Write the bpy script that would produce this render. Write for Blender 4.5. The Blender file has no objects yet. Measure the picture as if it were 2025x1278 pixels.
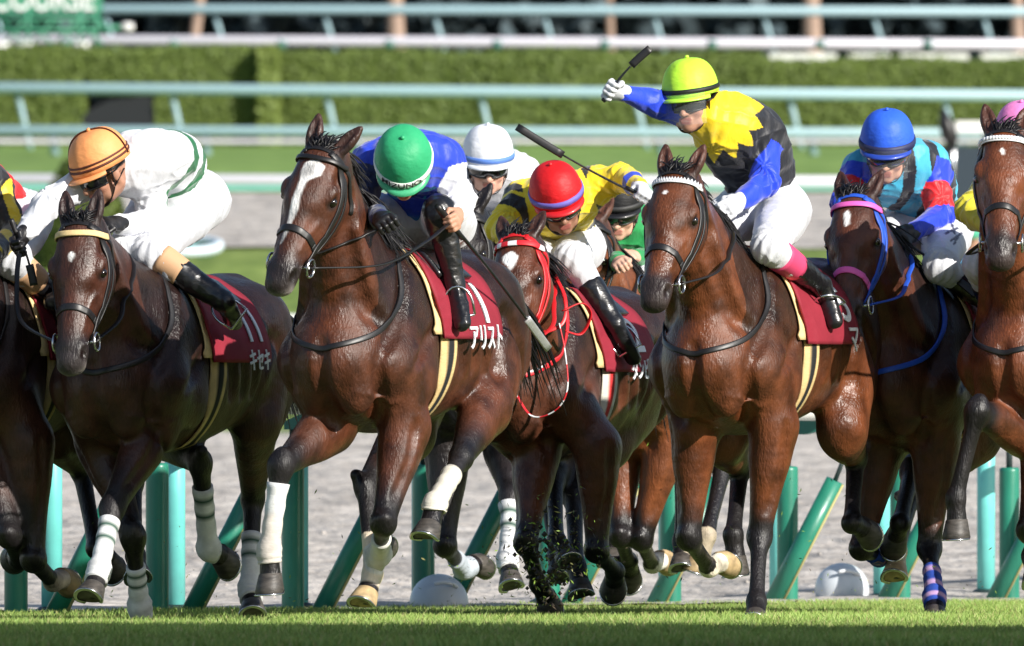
import bpy, bmesh, math, random, os
import numpy as np
from mathutils import Vector, Matrix
random.seed(4); np.random.seed(4)
PI = math.pi
SC = bpy.context.scene
COL = SC.collection

# ------------------------------------------------------------------ camera
FPX = 36500.0; UC = 1012.5; VH = 495.0; CAMZ = 1.6      # focal length and horizon in photo pixels
cam_d = bpy.data.cameras.new('camera'); cam = bpy.data.objects.new('camera', cam_d); COL.objects.link(cam)
cam_d.sensor_width = 36.0; cam_d.lens = FPX/2025*36.0
cam.location = (0, 0, CAMZ); cam.rotation_euler = (PI/2 - math.atan((639-VH)/FPX), 0, 0)
cam_d.clip_start = 1.0; cam_d.clip_end = 3000
cam_d.dof.use_dof = True; cam_d.dof.focus_distance = 76.5; cam_d.dof.aperture_fstop = 11.5
SC.camera = cam
# ------------------------------------------------------------------ light
SUN_AZ = math.radians(47); SUN_EL = math.radians(28)     # sun stands behind the camera, to the right
wd = bpy.data.worlds.new('World'); SC.world = wd; wd.use_nodes = True
nt = wd.node_tree; bg = nt.nodes['Background']
sky = nt.nodes.new('ShaderNodeTexSky'); sky.sky_type = 'NISHITA'; sky.sun_disc = False
sky.sun_elevation = SUN_EL; sky.sun_rotation = PI - SUN_AZ
nt.links.new(sky.outputs[0], bg.inputs[0]); bg.inputs[1].default_value = 0.092
sd = bpy.data.lights.new('sun', 'SUN'); sun = bpy.data.objects.new('sun', sd); COL.objects.link(sun)
sd.energy = 5.0; sd.angle = math.radians(0.5); sd.color = (1.0, 0.955, 0.88)
sdir = Vector((math.sin(SUN_AZ)*math.cos(SUN_EL), -math.cos(SUN_AZ)*math.cos(SUN_EL), math.sin(SUN_EL)))
sun.rotation_euler = sdir.to_track_quat('Z', 'Y').to_euler()
sun.location = (30, -20, 40)
SC.view_settings.view_transform = 'Standard'; SC.view_settings.look = 'None'
SC.view_settings.exposure = 0.46; SC.view_settings.gamma = 1
SC.cycles.max_bounces = 6; SC.cycles.transparent_max_bounces = 12

def P3(u, v, Y):
    return np.array([(u-UC)/FPX*Y, Y, CAMZ-(v-VH)/FPX*Y])
def ground(Y):
    Y = np.asarray(Y, float)
    return np.interp(Y, [-50, 60, 93, 150, 168, 200, 241, 292, 320, 420, 900],
                        [.27, .27, -.175, .07, .09, 1.60, 2.32, 3.20, 3.4, 4.2, 9.0])
# ------------------------------------------------------------------ materials
def lin(h):
    h = h.lstrip('#'); c = [int(h[i:i+2], 16)/255 for i in (0, 2, 4)]
    return tuple((x/12.92 if x <= .04045 else ((x+.055)/1.055)**2.4) for x in c)
def base_mat(name, col=(.5, .5, .5), rough=.6, metal=0, spec=.5, coat=0, sheen=0, vcol=False, noise=None, bump=None, trans=0, alpha=1, coat_r=.1):
    m = bpy.data.materials.new(name); m.use_nodes = True; t = m.node_tree; N = t.nodes; L = t.links
    b = N['Principled BSDF']; b.inputs['Base Color'].default_value = (*col, 1)
    b.inputs['Roughness'].default_value = rough; b.inputs['Metallic'].default_value = metal
    b.inputs['Specular IOR Level'].default_value = spec; b.inputs['Coat Weight'].default_value = coat
    b.inputs['Coat Roughness'].default_value = coat_r
    b.inputs['Sheen Weight'].default_value = sheen; b.inputs['Transmission Weight'].default_value = trans
    b.inputs['Alpha'].default_value = alpha
    tc = N.new('ShaderNodeTexCoord')
    src = None
    if vcol:
        a = N.new('ShaderNodeAttribute'); a.attribute_name = 'Col'; src = a.outputs['Color']
        L.new(src, b.inputs['Base Color'])
    if noise:                                     # (scale, detail, low, high[, stretch])
        n = N.new('ShaderNodeTexNoise'); n.inputs['Scale'].default_value = noise[0]; n.inputs['Detail'].default_value = noise[1]
        if len(noise) > 4:
            mp = N.new('ShaderNodeMapping'); mp.inputs['Scale'].default_value = noise[4]
            L.new(tc.outputs['Object'], mp.inputs[0]); L.new(mp.outputs[0], n.inputs['Vector'])
        else: L.new(tc.outputs['Object'], n.inputs['Vector'])
        mr = N.new('ShaderNodeMapRange'); mr.inputs['From Min'].default_value = .3; mr.inputs['From Max'].default_value = .7
        mr.inputs['To Min'].default_value = noise[2]; mr.inputs['To Max'].default_value = noise[3]
        L.new(n.outputs[0], mr.inputs[0])
        mx = N.new('ShaderNodeMix'); mx.data_type = 'RGBA'; mx.blend_type = 'MULTIPLY'; mx.inputs[0].default_value = 1
        if src is not None: L.new(src, mx.inputs[6])
        else: mx.inputs[6].default_value = (*col, 1)
        L.new(mr.outputs[0], mx.inputs[7]); L.new(mx.outputs[2], b.inputs['Base Color'])
    prev = None
    for bp in (bump or []):                       # (scale, detail, strength, distance[, stretch])
        n = N.new('ShaderNodeTexNoise'); n.inputs['Scale'].default_value = bp[0]; n.inputs['Detail'].default_value = bp[1]
        if len(bp) > 4:
            mp = N.new('ShaderNodeMapping'); mp.inputs['Scale'].default_value = bp[4]
            L.new(tc.outputs['Object'], mp.inputs[0]); L.new(mp.outputs[0], n.inputs['Vector'])
        else: L.new(tc.outputs['Object'], n.inputs['Vector'])
        bm = N.new('ShaderNodeBump'); bm.inputs['Strength'].default_value = bp[2]; bm.inputs['Distance'].default_value = bp[3]
        L.new(n.outputs[0], bm.inputs['Height'])
        if prev is not None: L.new(prev, bm.inputs['Normal'])
        prev = bm.outputs[0]
    if prev is not None: L.new(prev, b.inputs['Normal'])
    return m
M = {}
def mat(name, *a, **k):
    if name not in M: M[name] = base_mat(name, *a, **k)
    return M[name]
M['coat'] = base_mat('horse_coat', rough=.43, spec=.36, coat=.08, coat_r=.30, vcol=True, noise=(10, 8, .45, 1.55),
                     bump=[(7, 5, .55, .020), (120, 3, .95, .0045, (1, 1, .3)), (24, 4, .40, .007, (1.6, 1.6, .5))])
def coat_gloss():
    t = M['coat'].node_tree; N = t.nodes; L = t.links; b = N['Principled BSDF']
    tc = N.new('ShaderNodeTexCoord'); mp = N.new('ShaderNodeMapping'); mp.inputs['Scale'].default_value = (1.3, 1.3, .55)
    n = N.new('ShaderNodeTexNoise'); n.inputs['Scale'].default_value = 5; n.inputs['Detail'].default_value = 7
    mr = N.new('ShaderNodeMapRange'); mr.inputs['From Min'].default_value = .4; mr.inputs['From Max'].default_value = .62
    mr.inputs['To Min'].default_value = .52; mr.inputs['To Max'].default_value = .29
    L.new(tc.outputs['Object'], mp.inputs[0]); L.new(mp.outputs[0], n.inputs['Vector']); L.new(n.outputs[0], mr.inputs[0]); L.new(mr.outputs[0], b.inputs['Roughness'])
    L.new(mr.outputs[0], b.inputs['Coat Roughness'])
coat_gloss()
def coat_veins():
    t = M['coat'].node_tree; N = t.nodes; L = t.links; b = N['Principled BSDF']; prev = b.inputs['Normal'].links[0].from_socket
    tc = N.new('ShaderNodeTexCoord'); mp = N.new('ShaderNodeMapping'); mp.inputs['Scale'].default_value = (1.5, 1.5, .7)
    n = N.new('ShaderNodeTexNoise'); n.noise_type = 'RIDGED_MULTIFRACTAL'; n.inputs['Scale'].default_value = 3.2; n.inputs['Detail'].default_value = 1.5
    bm = N.new('ShaderNodeBump'); bm.inputs['Strength'].default_value = .45; bm.inputs['Distance'].default_value = .010
    L.new(tc.outputs['Object'], mp.inputs[0]); L.new(mp.outputs[0], n.inputs['Vector']); L.new(n.outputs[0], bm.inputs['Height']); L.new(prev, bm.inputs['Normal']); L.new(bm.outputs[0], b.inputs['Normal'])
coat_veins()
M['hair'] = base_mat('horse_hair', (.006, .005, .006), rough=.42, spec=.5, noise=(30, 3, .6, 1.8))
M['hoof_dark'] = base_mat('hoof_dark', (.055, .048, .042), rough=.5, noise=(22, 4, .5, 1.7, (1, 1, 3)), bump=[(60, 3, .4, .003, (1, 1, 4))])
M['hoof_pale'] = base_mat('hoof_pale', (.50, .36, .19), rough=.5, noise=(18, 4, .5, 1.35), bump=[(60, 3, .4, .003)])
M['steel'] = base_mat('steel', (.62, .63, .65), rough=.25, metal=1)
M['silk'] = base_mat('jersey_cloth', rough=.50, spec=.4, sheen=.3, vcol=True, bump=[(15, 4, .55, .02, (1, 1, .55)), (260, 2, .25, .0015)])
M['white_cloth'] = base_mat('white_cloth', (.64, .65, .69), rough=.6, spec=.3, bump=[(13, 4, .55, .018), (250, 2, .2, .001)])
M['leather'] = base_mat('black_leather', (.008, .008, .010), rough=.34, spec=.55, coat=.2, bump=[(14, 3, .5, .010, (1, 1, 2.2)), (140, 2, .15, .001)])
M['strap'] = base_mat('strap_leather', (.012, .011, .012), rough=.42, spec=.5, bump=[(80, 2, .2, .001)])
M['skin'] = base_mat('skin', rough=.5, spec=.4, vcol=True, bump=[(120, 3, .15, .001)])
M['eye'] = base_mat('eye_gloss', (.008, .005, .004), rough=.06, coat=1)
M['goggle'] = base_mat('goggle_lens', (.012, .012, .015), rough=.08, coat=.8)
M['cloth_red'] = base_mat('number_cloth_red', (.26, .020, .036), rough=.7, spec=.3, noise=(6, 3, .85, 1.1), bump=[(7, 3, .4, .02), (300, 2, .3, .001)])
M['text_white'] = base_mat('printed_white', (.84, .84, .86), rough=.6)
M['text_black'] = base_mat('printed_black', (.01, .01, .012), rough=.6)
M['cream'] = base_mat('cream_pad', (.78, .57, .27), rough=.75, noise=(40, 2, .88, 1.08), bump=[(120, 2, .3, .002)])
M['bandage'] = base_mat('bandage', rough=.8, vcol=True, noise=(16, 4, .72, 1.06), bump=[(45, 3, .5, .004, (1, 1, 3))])
def gmat(name, col, rough=.5, **k): return mat(name, col, rough, **k)
# ------------------------------------------------------------------ object helpers
def tag(o, label=None, cat=None, group=None, kind=None):
    if label: o['label'] = label
    if cat: o['category'] = cat
    if group: o['group'] = group
    if kind: o['kind'] = kind
    return o
def link(name, me, mt=None, parent=None):
    o = bpy.data.objects.new(name, me); COL.objects.link(o)
    if mt is not None and me is not None: me.materials.append(mt)
    if parent is not None: o.parent = parent
    return o
def empty(name, loc, rz=0):
    o = bpy.data.objects.new(name, None); COL.objects.link(o)
    o.location = [float(c) for c in loc]; o.rotation_euler = (0, 0, rz); o.empty_display_size = .1
    return o
def mesh_np(name, V, F, mt=None, parent=None, smooth=True, colors=None):
    """V (n,3); F = list of polygons or an (m,k) array"""
    me = bpy.data.meshes.new(name)
    V = np.asarray(V, np.float32)
    if isinstance(F, np.ndarray) and F.ndim == 2:
        k = F.shape[1]; m = len(F)
        me.vertices.add(len(V)); me.vertices.foreach_set('co', V.ravel())
        me.loops.add(m*k); me.loops.foreach_set('vertex_index', F.astype(np.int32).ravel())
        me.polygons.add(m); me.polygons.foreach_set('loop_start', np.arange(0, m*k, k, dtype=np.int32))
        me.update(calc_edges=True)
    else:
        me.from_pydata(V.tolist(), [], [list(map(int, f)) for f in F]); me.update()
    if smooth: me.polygons.foreach_set('use_smooth', np.ones(len(me.polygons), bool))
    if colors is not None:
        a = me.color_attributes.new('Col', 'FLOAT_COLOR', 'POINT')
        c = np.ones((len(V), 4), np.float32); c[:, :3] = colors; a.data.foreach_set('color', c.ravel())
    return link(name, me, mt, parent)
class MB:
    """collects boxes, tubes and lathes; build() links them as one mesh"""
    def __init__(s): s.V = []; s.F = []; s.n = 0; s.C = []
    def add(s, V, F, col=None):
        V = np.asarray(V, float); s.V.append(V); s.F += [[i+s.n for i in f] for f in F]; s.n += len(V)
        s.C.append(np.tile(np.asarray(col if col is not None else (1, 1, 1), float), (len(V), 1)))
        return s
    def box(s, c, d, ax=None, col=None):
        c = np.asarray(c, float); d = np.asarray(d, float)/2
        A = np.eye(3) if ax is None else np.asarray(ax, float)
        V = [c + A.T @ (d*np.array(q)) for q in [(-1,-1,-1),(1,-1,-1),(1,1,-1),(-1,1,-1),(-1,-1,1),(1,-1,1),(1,1,1),(-1,1,1)]]
        return s.add(V, [(0,3,2,1),(4,5,6,7),(0,1,5,4),(1,2,6,5),(2,3,7,6),(3,0,4,7)], col)
    def tube(s, pts, r, n=8, col=None, flat=None, normals=None, cap=True):
        """r scalar or list; flat=(width, thickness) makes a strap whose side axis is tangent x normal"""
        P = np.asarray(pts, float); m = len(P)
        T = np.gradient(P, axis=0); T /= np.linalg.norm(T, axis=1)[:, None]+1e-9
        rr = np.full(m, r) if np.isscalar(r) else np.asarray(r, float)
        V = []; up = np.array([0, 0, 1.]) if abs(T[0][2]) < .9 else np.array([1., 0, 0])
        for i in range(m):
            if normals is not None: nn = normals[i] - T[i]*np.dot(normals[i], T[i])
            else:
                nn = up - T[i]*np.dot(up, T[i])
            nn /= np.linalg.norm(nn)+1e-9; up = nn
            sd = np.cross(T[i], nn)
            for k in range(n):
                a = 2*PI*(k+.5)/n
                if flat: 
                    ca, sa = math.cos(a), math.sin(a)
                    ca = math.copysign(abs(ca)**.5, ca); sa = math.copysign(abs(sa)**.5, sa)
                    V.append(P[i] + sd*ca*flat[0]*rr[i]*.5 + nn*sa*flat[1]*.5)
                else: V.append(P[i] + sd*math.cos(a)*rr[i] + nn*math.sin(a)*rr[i])
        F = [(i*n+k, i*n+(k+1) % n, (i+1)*n+(k+1) % n, (i+1)*n+k) for i in range(m-1) for k in range(n)]
        if cap: F += [tuple(range(n))[::-1], tuple((m-1)*n+k for k in range(n))]
        return s.add(V, F, col)
    def lathe(s, prof, c, n=20, ax=None, col=None):
        """prof [(r,h)...] turned about the third axis of ax"""
        A = np.eye(3) if ax is None else np.asarray(ax, float); V = []
        for r, h in prof:
            for k in range(n):
                a = 2*PI*k/n; V.append(np.asarray(c) + A.T @ np.array([r*math.cos(a), r*math.sin(a), h]))
        m = len(prof)
        F = [(i*n+k, i*n+(k+1) % n, (i+1)*n+(k+1) % n, (i+1)*n+k) for i in range(m-1) for k in range(n)]
        F += [tuple(range(n))[::-1], tuple((m-1)*n+k for k in range(n))]
        return s.add(V, F, col)
    def build(s, name, mt, parent=None, smooth=True, vcol=False):
        o = mesh_np(name, np.vstack(s.V), s.F, mt, parent, smooth, np.vstack(s.C) if vcol else None)
        return o
def crom(P, n=6):
    """Catmull-Rom through rows of P"""
    P = np.asarray(P, float)
    if len(P) < 3: 
        t = np.linspace(0, 1, n+1)[:, None]; return P[0]*(1-t)+P[-1]*t
    Q = np.vstack([2*P[0]-P[1], P, 2*P[-1]-P[-2]]); out = []
    for i in range(1, len(Q)-2):
        for k in range(n):
            t = k/n; a, b, c, d = Q[i-1], Q[i], Q[i+1], Q[i+2]
            out.append(.5*((2*b)+(-a+c)*t+(2*a-5*b+4*c-d)*t*t+(-a+3*b-3*c+d)*t**3))
    out.append(P[-1]); return np.array(out)
def unit(v): v = np.asarray(v, float); return v/(np.linalg.norm(v)+1e-12)
# ------------------------------------------------------------------ implicit surfaces
class Field:
    def __init__(s, lo, hi, h):
        s.lo = np.asarray(lo, float); s.h = h
        s.n = np.maximum(4, np.ceil((np.asarray(hi)-s.lo)/h).astype(int)+1)
        s.d = np.full(s.n, .25, np.float32)
    def sub(s, lo, hi, pad):
        i0 = np.clip(np.floor((lo-pad-s.lo)/s.h).astype(int), 0, s.n-1); i1 = np.clip(np.ceil((hi+pad-s.lo)/s.h).astype(int)+1, 1, s.n)
        if np.any(i1 <= i0): return None
        g = [(s.lo[k]+s.h*np.arange(i0[k], i1[k])).astype(np.float32) for k in range(3)]
        return tuple(slice(i0[k], i1[k]) for k in range(3)), g
    @staticmethod
    def smin(a, b, k):
        if k <= 0: return np.minimum(a, b)
        h = np.maximum(k-np.abs(a-b), 0)/k; return np.minimum(a, b)-h*h*k*.25
    def segs(s, segs, k=.03, carve=False):
        """segs: list of (a, b, side, nrm, (rs0,rn0), (rs1,rn1)); hard union of the segs, smooth union with the field"""
        A = np.array([np.minimum(q[0], q[1])-max(*q[4], *q[5]) for q in segs]).min(0)
        B = np.array([np.maximum(q[0], q[1])+max(*q[4], *q[5]) for q in segs]).max(0)
        pad = k+3*s.h
        r = s.sub(A, B, pad)
        if r is None: return
        sl, g = r; loc = np.full([len(x) for x in g], .25, np.float32)
        base = np.array([x[0] for x in g])
        for a, b, sd, nn, r0, r1 in segs:
            rm = max(*r0, *r1)
            i0 = [max(0, int((min(a[q], b[q])-rm-pad-base[q])/s.h)) for q in range(3)]
            i1 = [min(len(g[q]), int((max(a[q], b[q])+rm+pad-base[q])/s.h)+2) for q in range(3)]
            if any(i1[q] <= i0[q] for q in range(3)): continue
            x = g[0][i0[0]:i1[0]][:, None, None]-a[0]; y = g[1][i0[1]:i1[1]][None, :, None]-a[1]; z = g[2][i0[2]:i1[2]][None, None, :]-a[2]
            T = b-a; L = np.linalg.norm(T)+1e-6; T = T/L
            tt = x*T[0]+y*T[1]+z*T[2]
            tc = np.clip(tt/L, 0, 1)
            ds = x*sd[0]+y*sd[1]+z*sd[2]; dn = x*nn[0]+y*nn[1]+z*nn[2]
            dt = tt-tc*L
            rs = r0[0]+(r1[0]-r0[0])*tc; rn = r0[1]+(r1[1]-r0[1])*tc
            rmn = np.minimum(rs, rn)
            q = np.sqrt((ds/rs)**2+(dn/rn)**2+(dt/rmn)**2)
            d = (q-1)*rmn
            v = loc[i0[0]:i1[0], i0[1]:i1[1], i0[2]:i1[2]]
            np.minimum(v, d, out=v)
        if carve: s.d[sl] = -s.smin(-s.d[sl], loc, k)
        else: s.d[sl] = s.smin(s.d[sl], loc, k)
    def seg(s, a, b, r0, r1, k=.03, side=None, asp=1.0, carve=False):
        """tapered capsule; asp scales the radius along 'side'"""
        a = np.asarray(a, float); b = np.asarray(b, float); T = unit(b-a)
        sd = np.array([0, 1., 0]) if side is None else np.asarray(side, float)
        sd = sd-T*np.dot(sd, T)
        if np.linalg.norm(sd) < 1e-3: sd = np.cross(T, [1, 0, 0.3])
        sd = unit(sd); nn = np.cross(T, sd)
        s.segs([(a, b, sd, nn, (r0*asp, r0), (r1*asp, r1))], k, carve)
    def chain(s, pts, rad, k=.02, side=None, asp=None, sm=4):
        """smooth chain through pts with radii"""
        pts = np.asarray(pts, float); rad = np.asarray(rad, float)
        asp = np.ones(len(pts)) if asp is None else np.asarray(asp, float)
        Q = crom(np.column_stack([pts, rad, asp]), sm); out = []
        for i in range(len(Q)-1):
            a, b = Q[i, :3], Q[i+1, :3]; T = unit(b-a)
            sd = np.array([0, 1., 0]) if side is None else np.asarray(side, float)
            sd = sd-T*np.dot(sd, T)
            if np.linalg.norm(sd) < 1e-2: sd = np.cross(T, [1, 0.2, 0.1])
            sd = unit(sd); nn = np.cross(T, sd)
            out.append((a, b, sd, nn, (Q[i, 3]*Q[i, 4], Q[i, 3]), (Q[i+1, 3]*Q[i+1, 4], Q[i+1, 3])))
        s.segs(out, k)
    def ell(s, c, r, k=.03, A=None, carve=False):
        """ellipsoid, A rows = axes"""
        c = np.asarray(c, float); r = np.asarray(r, float); A = np.eye(3) if A is None else np.asarray(A, float)
        ext = np.sqrt(((A*r[:, None])**2).sum(0))
        q = s.sub(c-ext, c+ext, k+3*s.h)
        if q is None: return
        sl, g = q; x = g[0][:, None, None]-c[0]; y = g[1][None, :, None]-c[1]; z = g[2][None, None, :]-c[2]
        e = [(x*A[i][0]+y*A[i][1]+z*A[i][2]) for i in range(3)]
        k0 = np.sqrt(sum((e[i]/r[i])**2 for i in range(3))); k1 = np.sqrt(sum((e[i]/r[i]**2)**2 for i in range(3)))+1e-6
        d = k0*(k0-1)/k1
        if carve: s.d[sl] = -s.smin(-s.d[sl], d, k)
        else: s.d[sl] = s.smin(s.d[sl], d, k)
    def at(s, P):
        P = (np.atleast_2d(P)-s.lo)/s.h; i = np.clip(np.floor(P).astype(int), 0, s.n-2); f = np.clip(P-i, 0, 1)
        out = 0
        for dx in (0, 1):
            for dy in (0, 1):
                for dz in (0, 1):
                    w = (f[:, 0] if dx else 1-f[:, 0])*(f[:, 1] if dy else 1-f[:, 1])*(f[:, 2] if dz else 1-f[:, 2])
                    out = out+w*s.d[i[:, 0]+dx, i[:, 1]+dy, i[:, 2]+dz]
        return out
    def grad(s, P):
        P = np.atleast_2d(P); e = s.h*1.2; g = np.stack([s.at(P+e*np.eye(3)[k])-s.at(P-e*np.eye(3)[k]) for k in range(3)], 1)
        return g/(np.linalg.norm(g, axis=1)[:, None]+1e-9)
    def snap(s, P, off=.004, it=7):
        P = np.array(np.atleast_2d(P), float)
        for _ in range(it): P -= s.grad(P)*(s.at(P)-off)[:, None]*.8
        return P, s.grad(P)
    def shoot(s, O, D, off=.004, far=.6):
        """from O outwards along D: last place where the field is inside"""
        t = np.linspace(0, far, 90); O = np.atleast_2d(O); D = np.atleast_2d(D); R = np.zeros(len(O))
        vals = np.stack([s.at(O+D*x) for x in t], 1)
        for i in range(len(O)):
            ins = np.where(vals[i] < off)[0]
            j = ins[-1] if len(ins) else 0
            if j < len(t)-1:
                a, b = vals[i, j]-off, vals[i, j+1]-off; R[i] = t[j]+(t[j+1]-t[j])*(a/(a-b+1e-9))
            else: R[i] = t[j]
        return O+D*R[:, None]
    def mesh(s):
        d = s.d; ins = d < 0; n = d.shape
        c = np.zeros([n[0]-1, n[1]-1, n[2]-1], np.uint8)
        for dx in (0, 1):
            for dy in (0, 1):
                for dz in (0, 1): c += ins[dx:n[0]-1+dx, dy:n[1]-1+dy, dz:n[2]-1+dz]
        act = np.argwhere((c > 0) & (c < 8)); idx = np.full(c.shape, -1, np.int32); idx[tuple(act.T)] = np.arange(len(act))
        cor = [(x, y, z) for x in (0, 1) for y in (0, 1) for z in (0, 1)]
        val = np.stack([d[act[:, 0]+x, act[:, 1]+y, act[:, 2]+z] for x, y, z in cor], 1).astype(np.float32)
        acc = np.zeros((len(act), 3), np.float32); cnt = np.zeros(len(act), np.float32)
        for i, a in enumerate(cor):
            for j, b in enumerate(cor):
                if j > i and sum(abs(a[q]-b[q]) for q in range(3)) == 1:
                    m = (val[:, i] < 0) != (val[:, j] < 0)
                    t = np.where(m, val[:, i]/(val[:, i]-val[:, j]+1e-12*np.sign(val[:, i]-val[:, j]+1e-20)), 0)
                    p = np.array(a)[None, :]+t[:, None]*(np.array(b)-np.array(a))[None, :]
                    acc += np.where(m[:, None], p, 0); cnt += m
        V = s.lo+s.h*(act+acc/np.maximum(cnt, 1)[:, None])
        F = []
        for ax in range(3):
            u, v = (ax+1) % 3, (ax+2) % 3
            lo = [slice(0, n[q]) for q in range(3)]; hi = list(lo); lo[ax] = slice(0, n[ax]-1); hi[ax] = slice(1, n[ax])
            A = ins[tuple(lo)]; B = ins[tuple(hi)]; e = np.argwhere(A != B)
            e = e[(e[:, u] > 0) & (e[:, v] > 0) & (e[:, u] < n[u]-1) & (e[:, v] < n[v]-1)]
            fl = A[tuple(e.T)]
            q = []
            for du, dv in ((-1, -1), (0, -1), (0, 0), (-1, 0)):
                w = e.copy(); w[:, u] += du; w[:, v] += dv; q.append(idx[tuple(w.T)])
            q = np.stack(q, 1); q[~fl] = q[~fl][:, ::-1]; F.append(q)
        F = np.vstack(F); F = F[(F >= 0).all(1)]
        return V, F
    def normals(s, V): return s.grad(V)
    @staticmethod
    def relax(V, F, it=3, lam=.5):
        E = np.vstack([F[:, [0, 1]], F[:, [1, 2]], F[:, [2, 3]], F[:, [3, 0]]]); n = len(V); i = np.concatenate([E[:, 0], E[:, 1]]); j = np.concatenate([E[:, 1], E[:, 0]])
        cnt = np.bincount(i, minlength=n)[:, None]+1e-9
        for q in range(it):
            L = np.stack([np.bincount(i, V[j, k], minlength=n) for k in range(3)], 1)/cnt; V = V+(L-V)*lam
        return V
def seg_dist(V, a, b):
    a = np.asarray(a, float); b = np.asarray(b, float); T = b-a; t = np.clip(((V-a)@T)/(T@T+1e-9), 0, 1)
    return np.linalg.norm(V-(a+t[:, None]*T), axis=1), t
def sstep(a, b, x): t = np.clip((x-a)/(b-a), 0, 1); return t*t*(3-2*t)
def paint(C, w, col): C += (np.asarray(col)-C)*w[:, None]
def vnoise(V, f, seed=0):
    r = np.random.RandomState(seed); out = 0
    for i in range(5):
        D = r.normal(size=(3, 3)); ph = r.uniform(0, 6, 3)
        out = out+np.sin(V@(D[0]*f)+ph[0]+1.7*np.sin(V@(D[1]*f*.6)+ph[1]))
    return out/5
def text_mesh(txt, size, squash=1.0):
    cu = bpy.data.curves.new('t', 'FONT'); cu.body = txt; cu.size = size; cu.align_x = 'CENTER'; cu.offset = .012*size; cu.resolution_u = 6
    o = bpy.data.objects.new('t', cu); COL.objects.link(o); bpy.context.view_layer.update()
    me = bpy.data.meshes.new_from_object(o.evaluated_get(bpy.context.evaluated_depsgraph_get()))
    V = np.array([v.co[:] for v in me.vertices]).reshape(-1, 3); F = [tuple(p.vertices) for p in me.polygons]
    bpy.data.objects.remove(o); bpy.data.curves.remove(cu); bpy.data.meshes.remove(me)
    V[:, 0] *= squash
    bm = bmesh.new(); vs = [bm.verts.new(v) for v in V]
    for f_ in F:
        try: bm.faces.new([vs[i] for i in f_])
        except ValueError: pass
    bmesh.ops.remove_doubles(bm, verts=bm.verts[:], dist=1e-6)
    for ax, st in ((0, .035), (1, .018)):
        for q in np.arange(V[:, ax].min()+st, V[:, ax].max(), st):
            co = [0, 0, 0]; no = [0, 0, 0]; co[ax] = q; no[ax] = 1
            bmesh.ops.bisect_plane(bm, geom=bm.verts[:]+bm.edges[:]+bm.faces[:], plane_co=co, plane_no=no)
    bm.verts.index_update(); V = np.array([v.co[:] for v in bm.verts]); F = [tuple(v.index for v in f_.verts) for f_ in bm.faces]; bm.free()
    return V, F
# ------------------------------------------------------------------ the course (setting)
def struct(o, kind='structure'): o['kind'] = kind; return o
def tmat(name, stops, scale, stretch=(1, 1, 1), detail=6, rough=.9, bumps=(), scale2=None, amt2=.25):
    """ground material: noise -> colour ramp, plus a second coarse variation"""
    m = bpy.data.materials.new(name); m.use_nodes = True; t = m.node_tree; N = t.nodes; L = t.links; b = N['Principled BSDF']
    b.inputs['Roughness'].default_value = rough; b.inputs['Specular IOR Level'].default_value = .25
    tc = N.new('ShaderNodeTexCoord'); mp = N.new('ShaderNodeMapping'); mp.inputs['Scale'].default_value = stretch
    n = N.new('ShaderNodeTexNoise'); n.inputs['Scale'].default_value = scale; n.inputs['Detail'].default_value = detail
    r = N.new('ShaderNodeValToRGB'); e = r.color_ramp.elements
    while len(e) < len(stops): e.new(.5)
    for q, (pos, c) in zip(e, stops): q.position = pos; q.color = (*c, 1)
    L.new(tc.outputs['Object'], mp.inputs[0]); L.new(mp.outputs[0], n.inputs['Vector']); L.new(n.outputs[0], r.inputs[0])
    out = r.outputs[0]
    if scale2:
        n2 = N.new('ShaderNodeTexNoise'); n2.inputs['Scale'].default_value = scale2; n2.inputs['Detail'].default_value = 3; L.new(mp.outputs[0], n2.inputs['Vector'])
        mr = N.new('ShaderNodeMapRange'); mr.inputs['From Min'].default_value = .3; mr.inputs['From Max'].default_value = .7; mr.inputs['To Min'].default_value = 1-amt2; mr.inputs['To Max'].default_value = 1+amt2
        mx = N.new('ShaderNodeMix'); mx.data_type = 'RGBA'; mx.blend_type = 'MULTIPLY'; mx.inputs[0].default_value = 1
        L.new(n2.outputs[0], mr.inputs[0]); L.new(out, mx.inputs[6]); L.new(mr.outputs[0], mx.inputs[7]); out = mx.outputs[2]
    L.new(out, b.inputs['Base Color']); prev = None
    for sc, st, dist in bumps:
        n3 = N.new('ShaderNodeTexNoise'); n3.inputs['Scale'].default_value = sc; n3.inputs['Detail'].default_value = 4; L.new(mp.outputs[0], n3.inputs['Vector'])
        bm = N.new('ShaderNodeBump'); bm.inputs['Strength'].default_value = st; bm.inputs['Distance'].default_value = dist; L.new(n3.outputs[0], bm.inputs['Height'])
        if prev is not None: L.new(prev, bm.inputs['Normal'])
        prev = bm.outputs[0]
    if prev is not None: L.new(prev, b.inputs['Normal'])
    return m
FD = unit([.342, .94, 0])                                   # the inner rail runs along this line
F0 = np.array([-2.15, 80.0, 0]); FN = np.array([.94, -.342, 0])   # FN points at the turf side
def sheet(name, mt, ys, xw=60, xn=40, jit=0.0, edge=None, lift=0.0, seed=1):
    """strip of ground between rows ys; edge(x) bends the near border"""
    ys = np.asarray(ys, float); xs = np.sign(np.linspace(-1, 1, xn))*np.abs(np.linspace(-1, 1, xn))**2*xw; V = []
    for i, y in enumerate(ys):
        for x in xs:
            yy = max(y, edge(x)) if edge else y
            V.append((x, yy, float(ground(yy))+lift))
    V = np.array(V)
    if jit: V[:, 2] += jit*(vnoise(V*np.array([1, .3, 0]), 3.2, seed)+.6*vnoise(V*np.array([1, .4, 0]), 9, seed+1))
    n = len(xs); F = [(i*n+j, i*n+j+1, (i+1)*n+j+1, (i+1)*n+j) for i in range(len(ys)-1) for j in range(n-1)]
    return mesh_np(name, V, F, mt, None, True)
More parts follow.
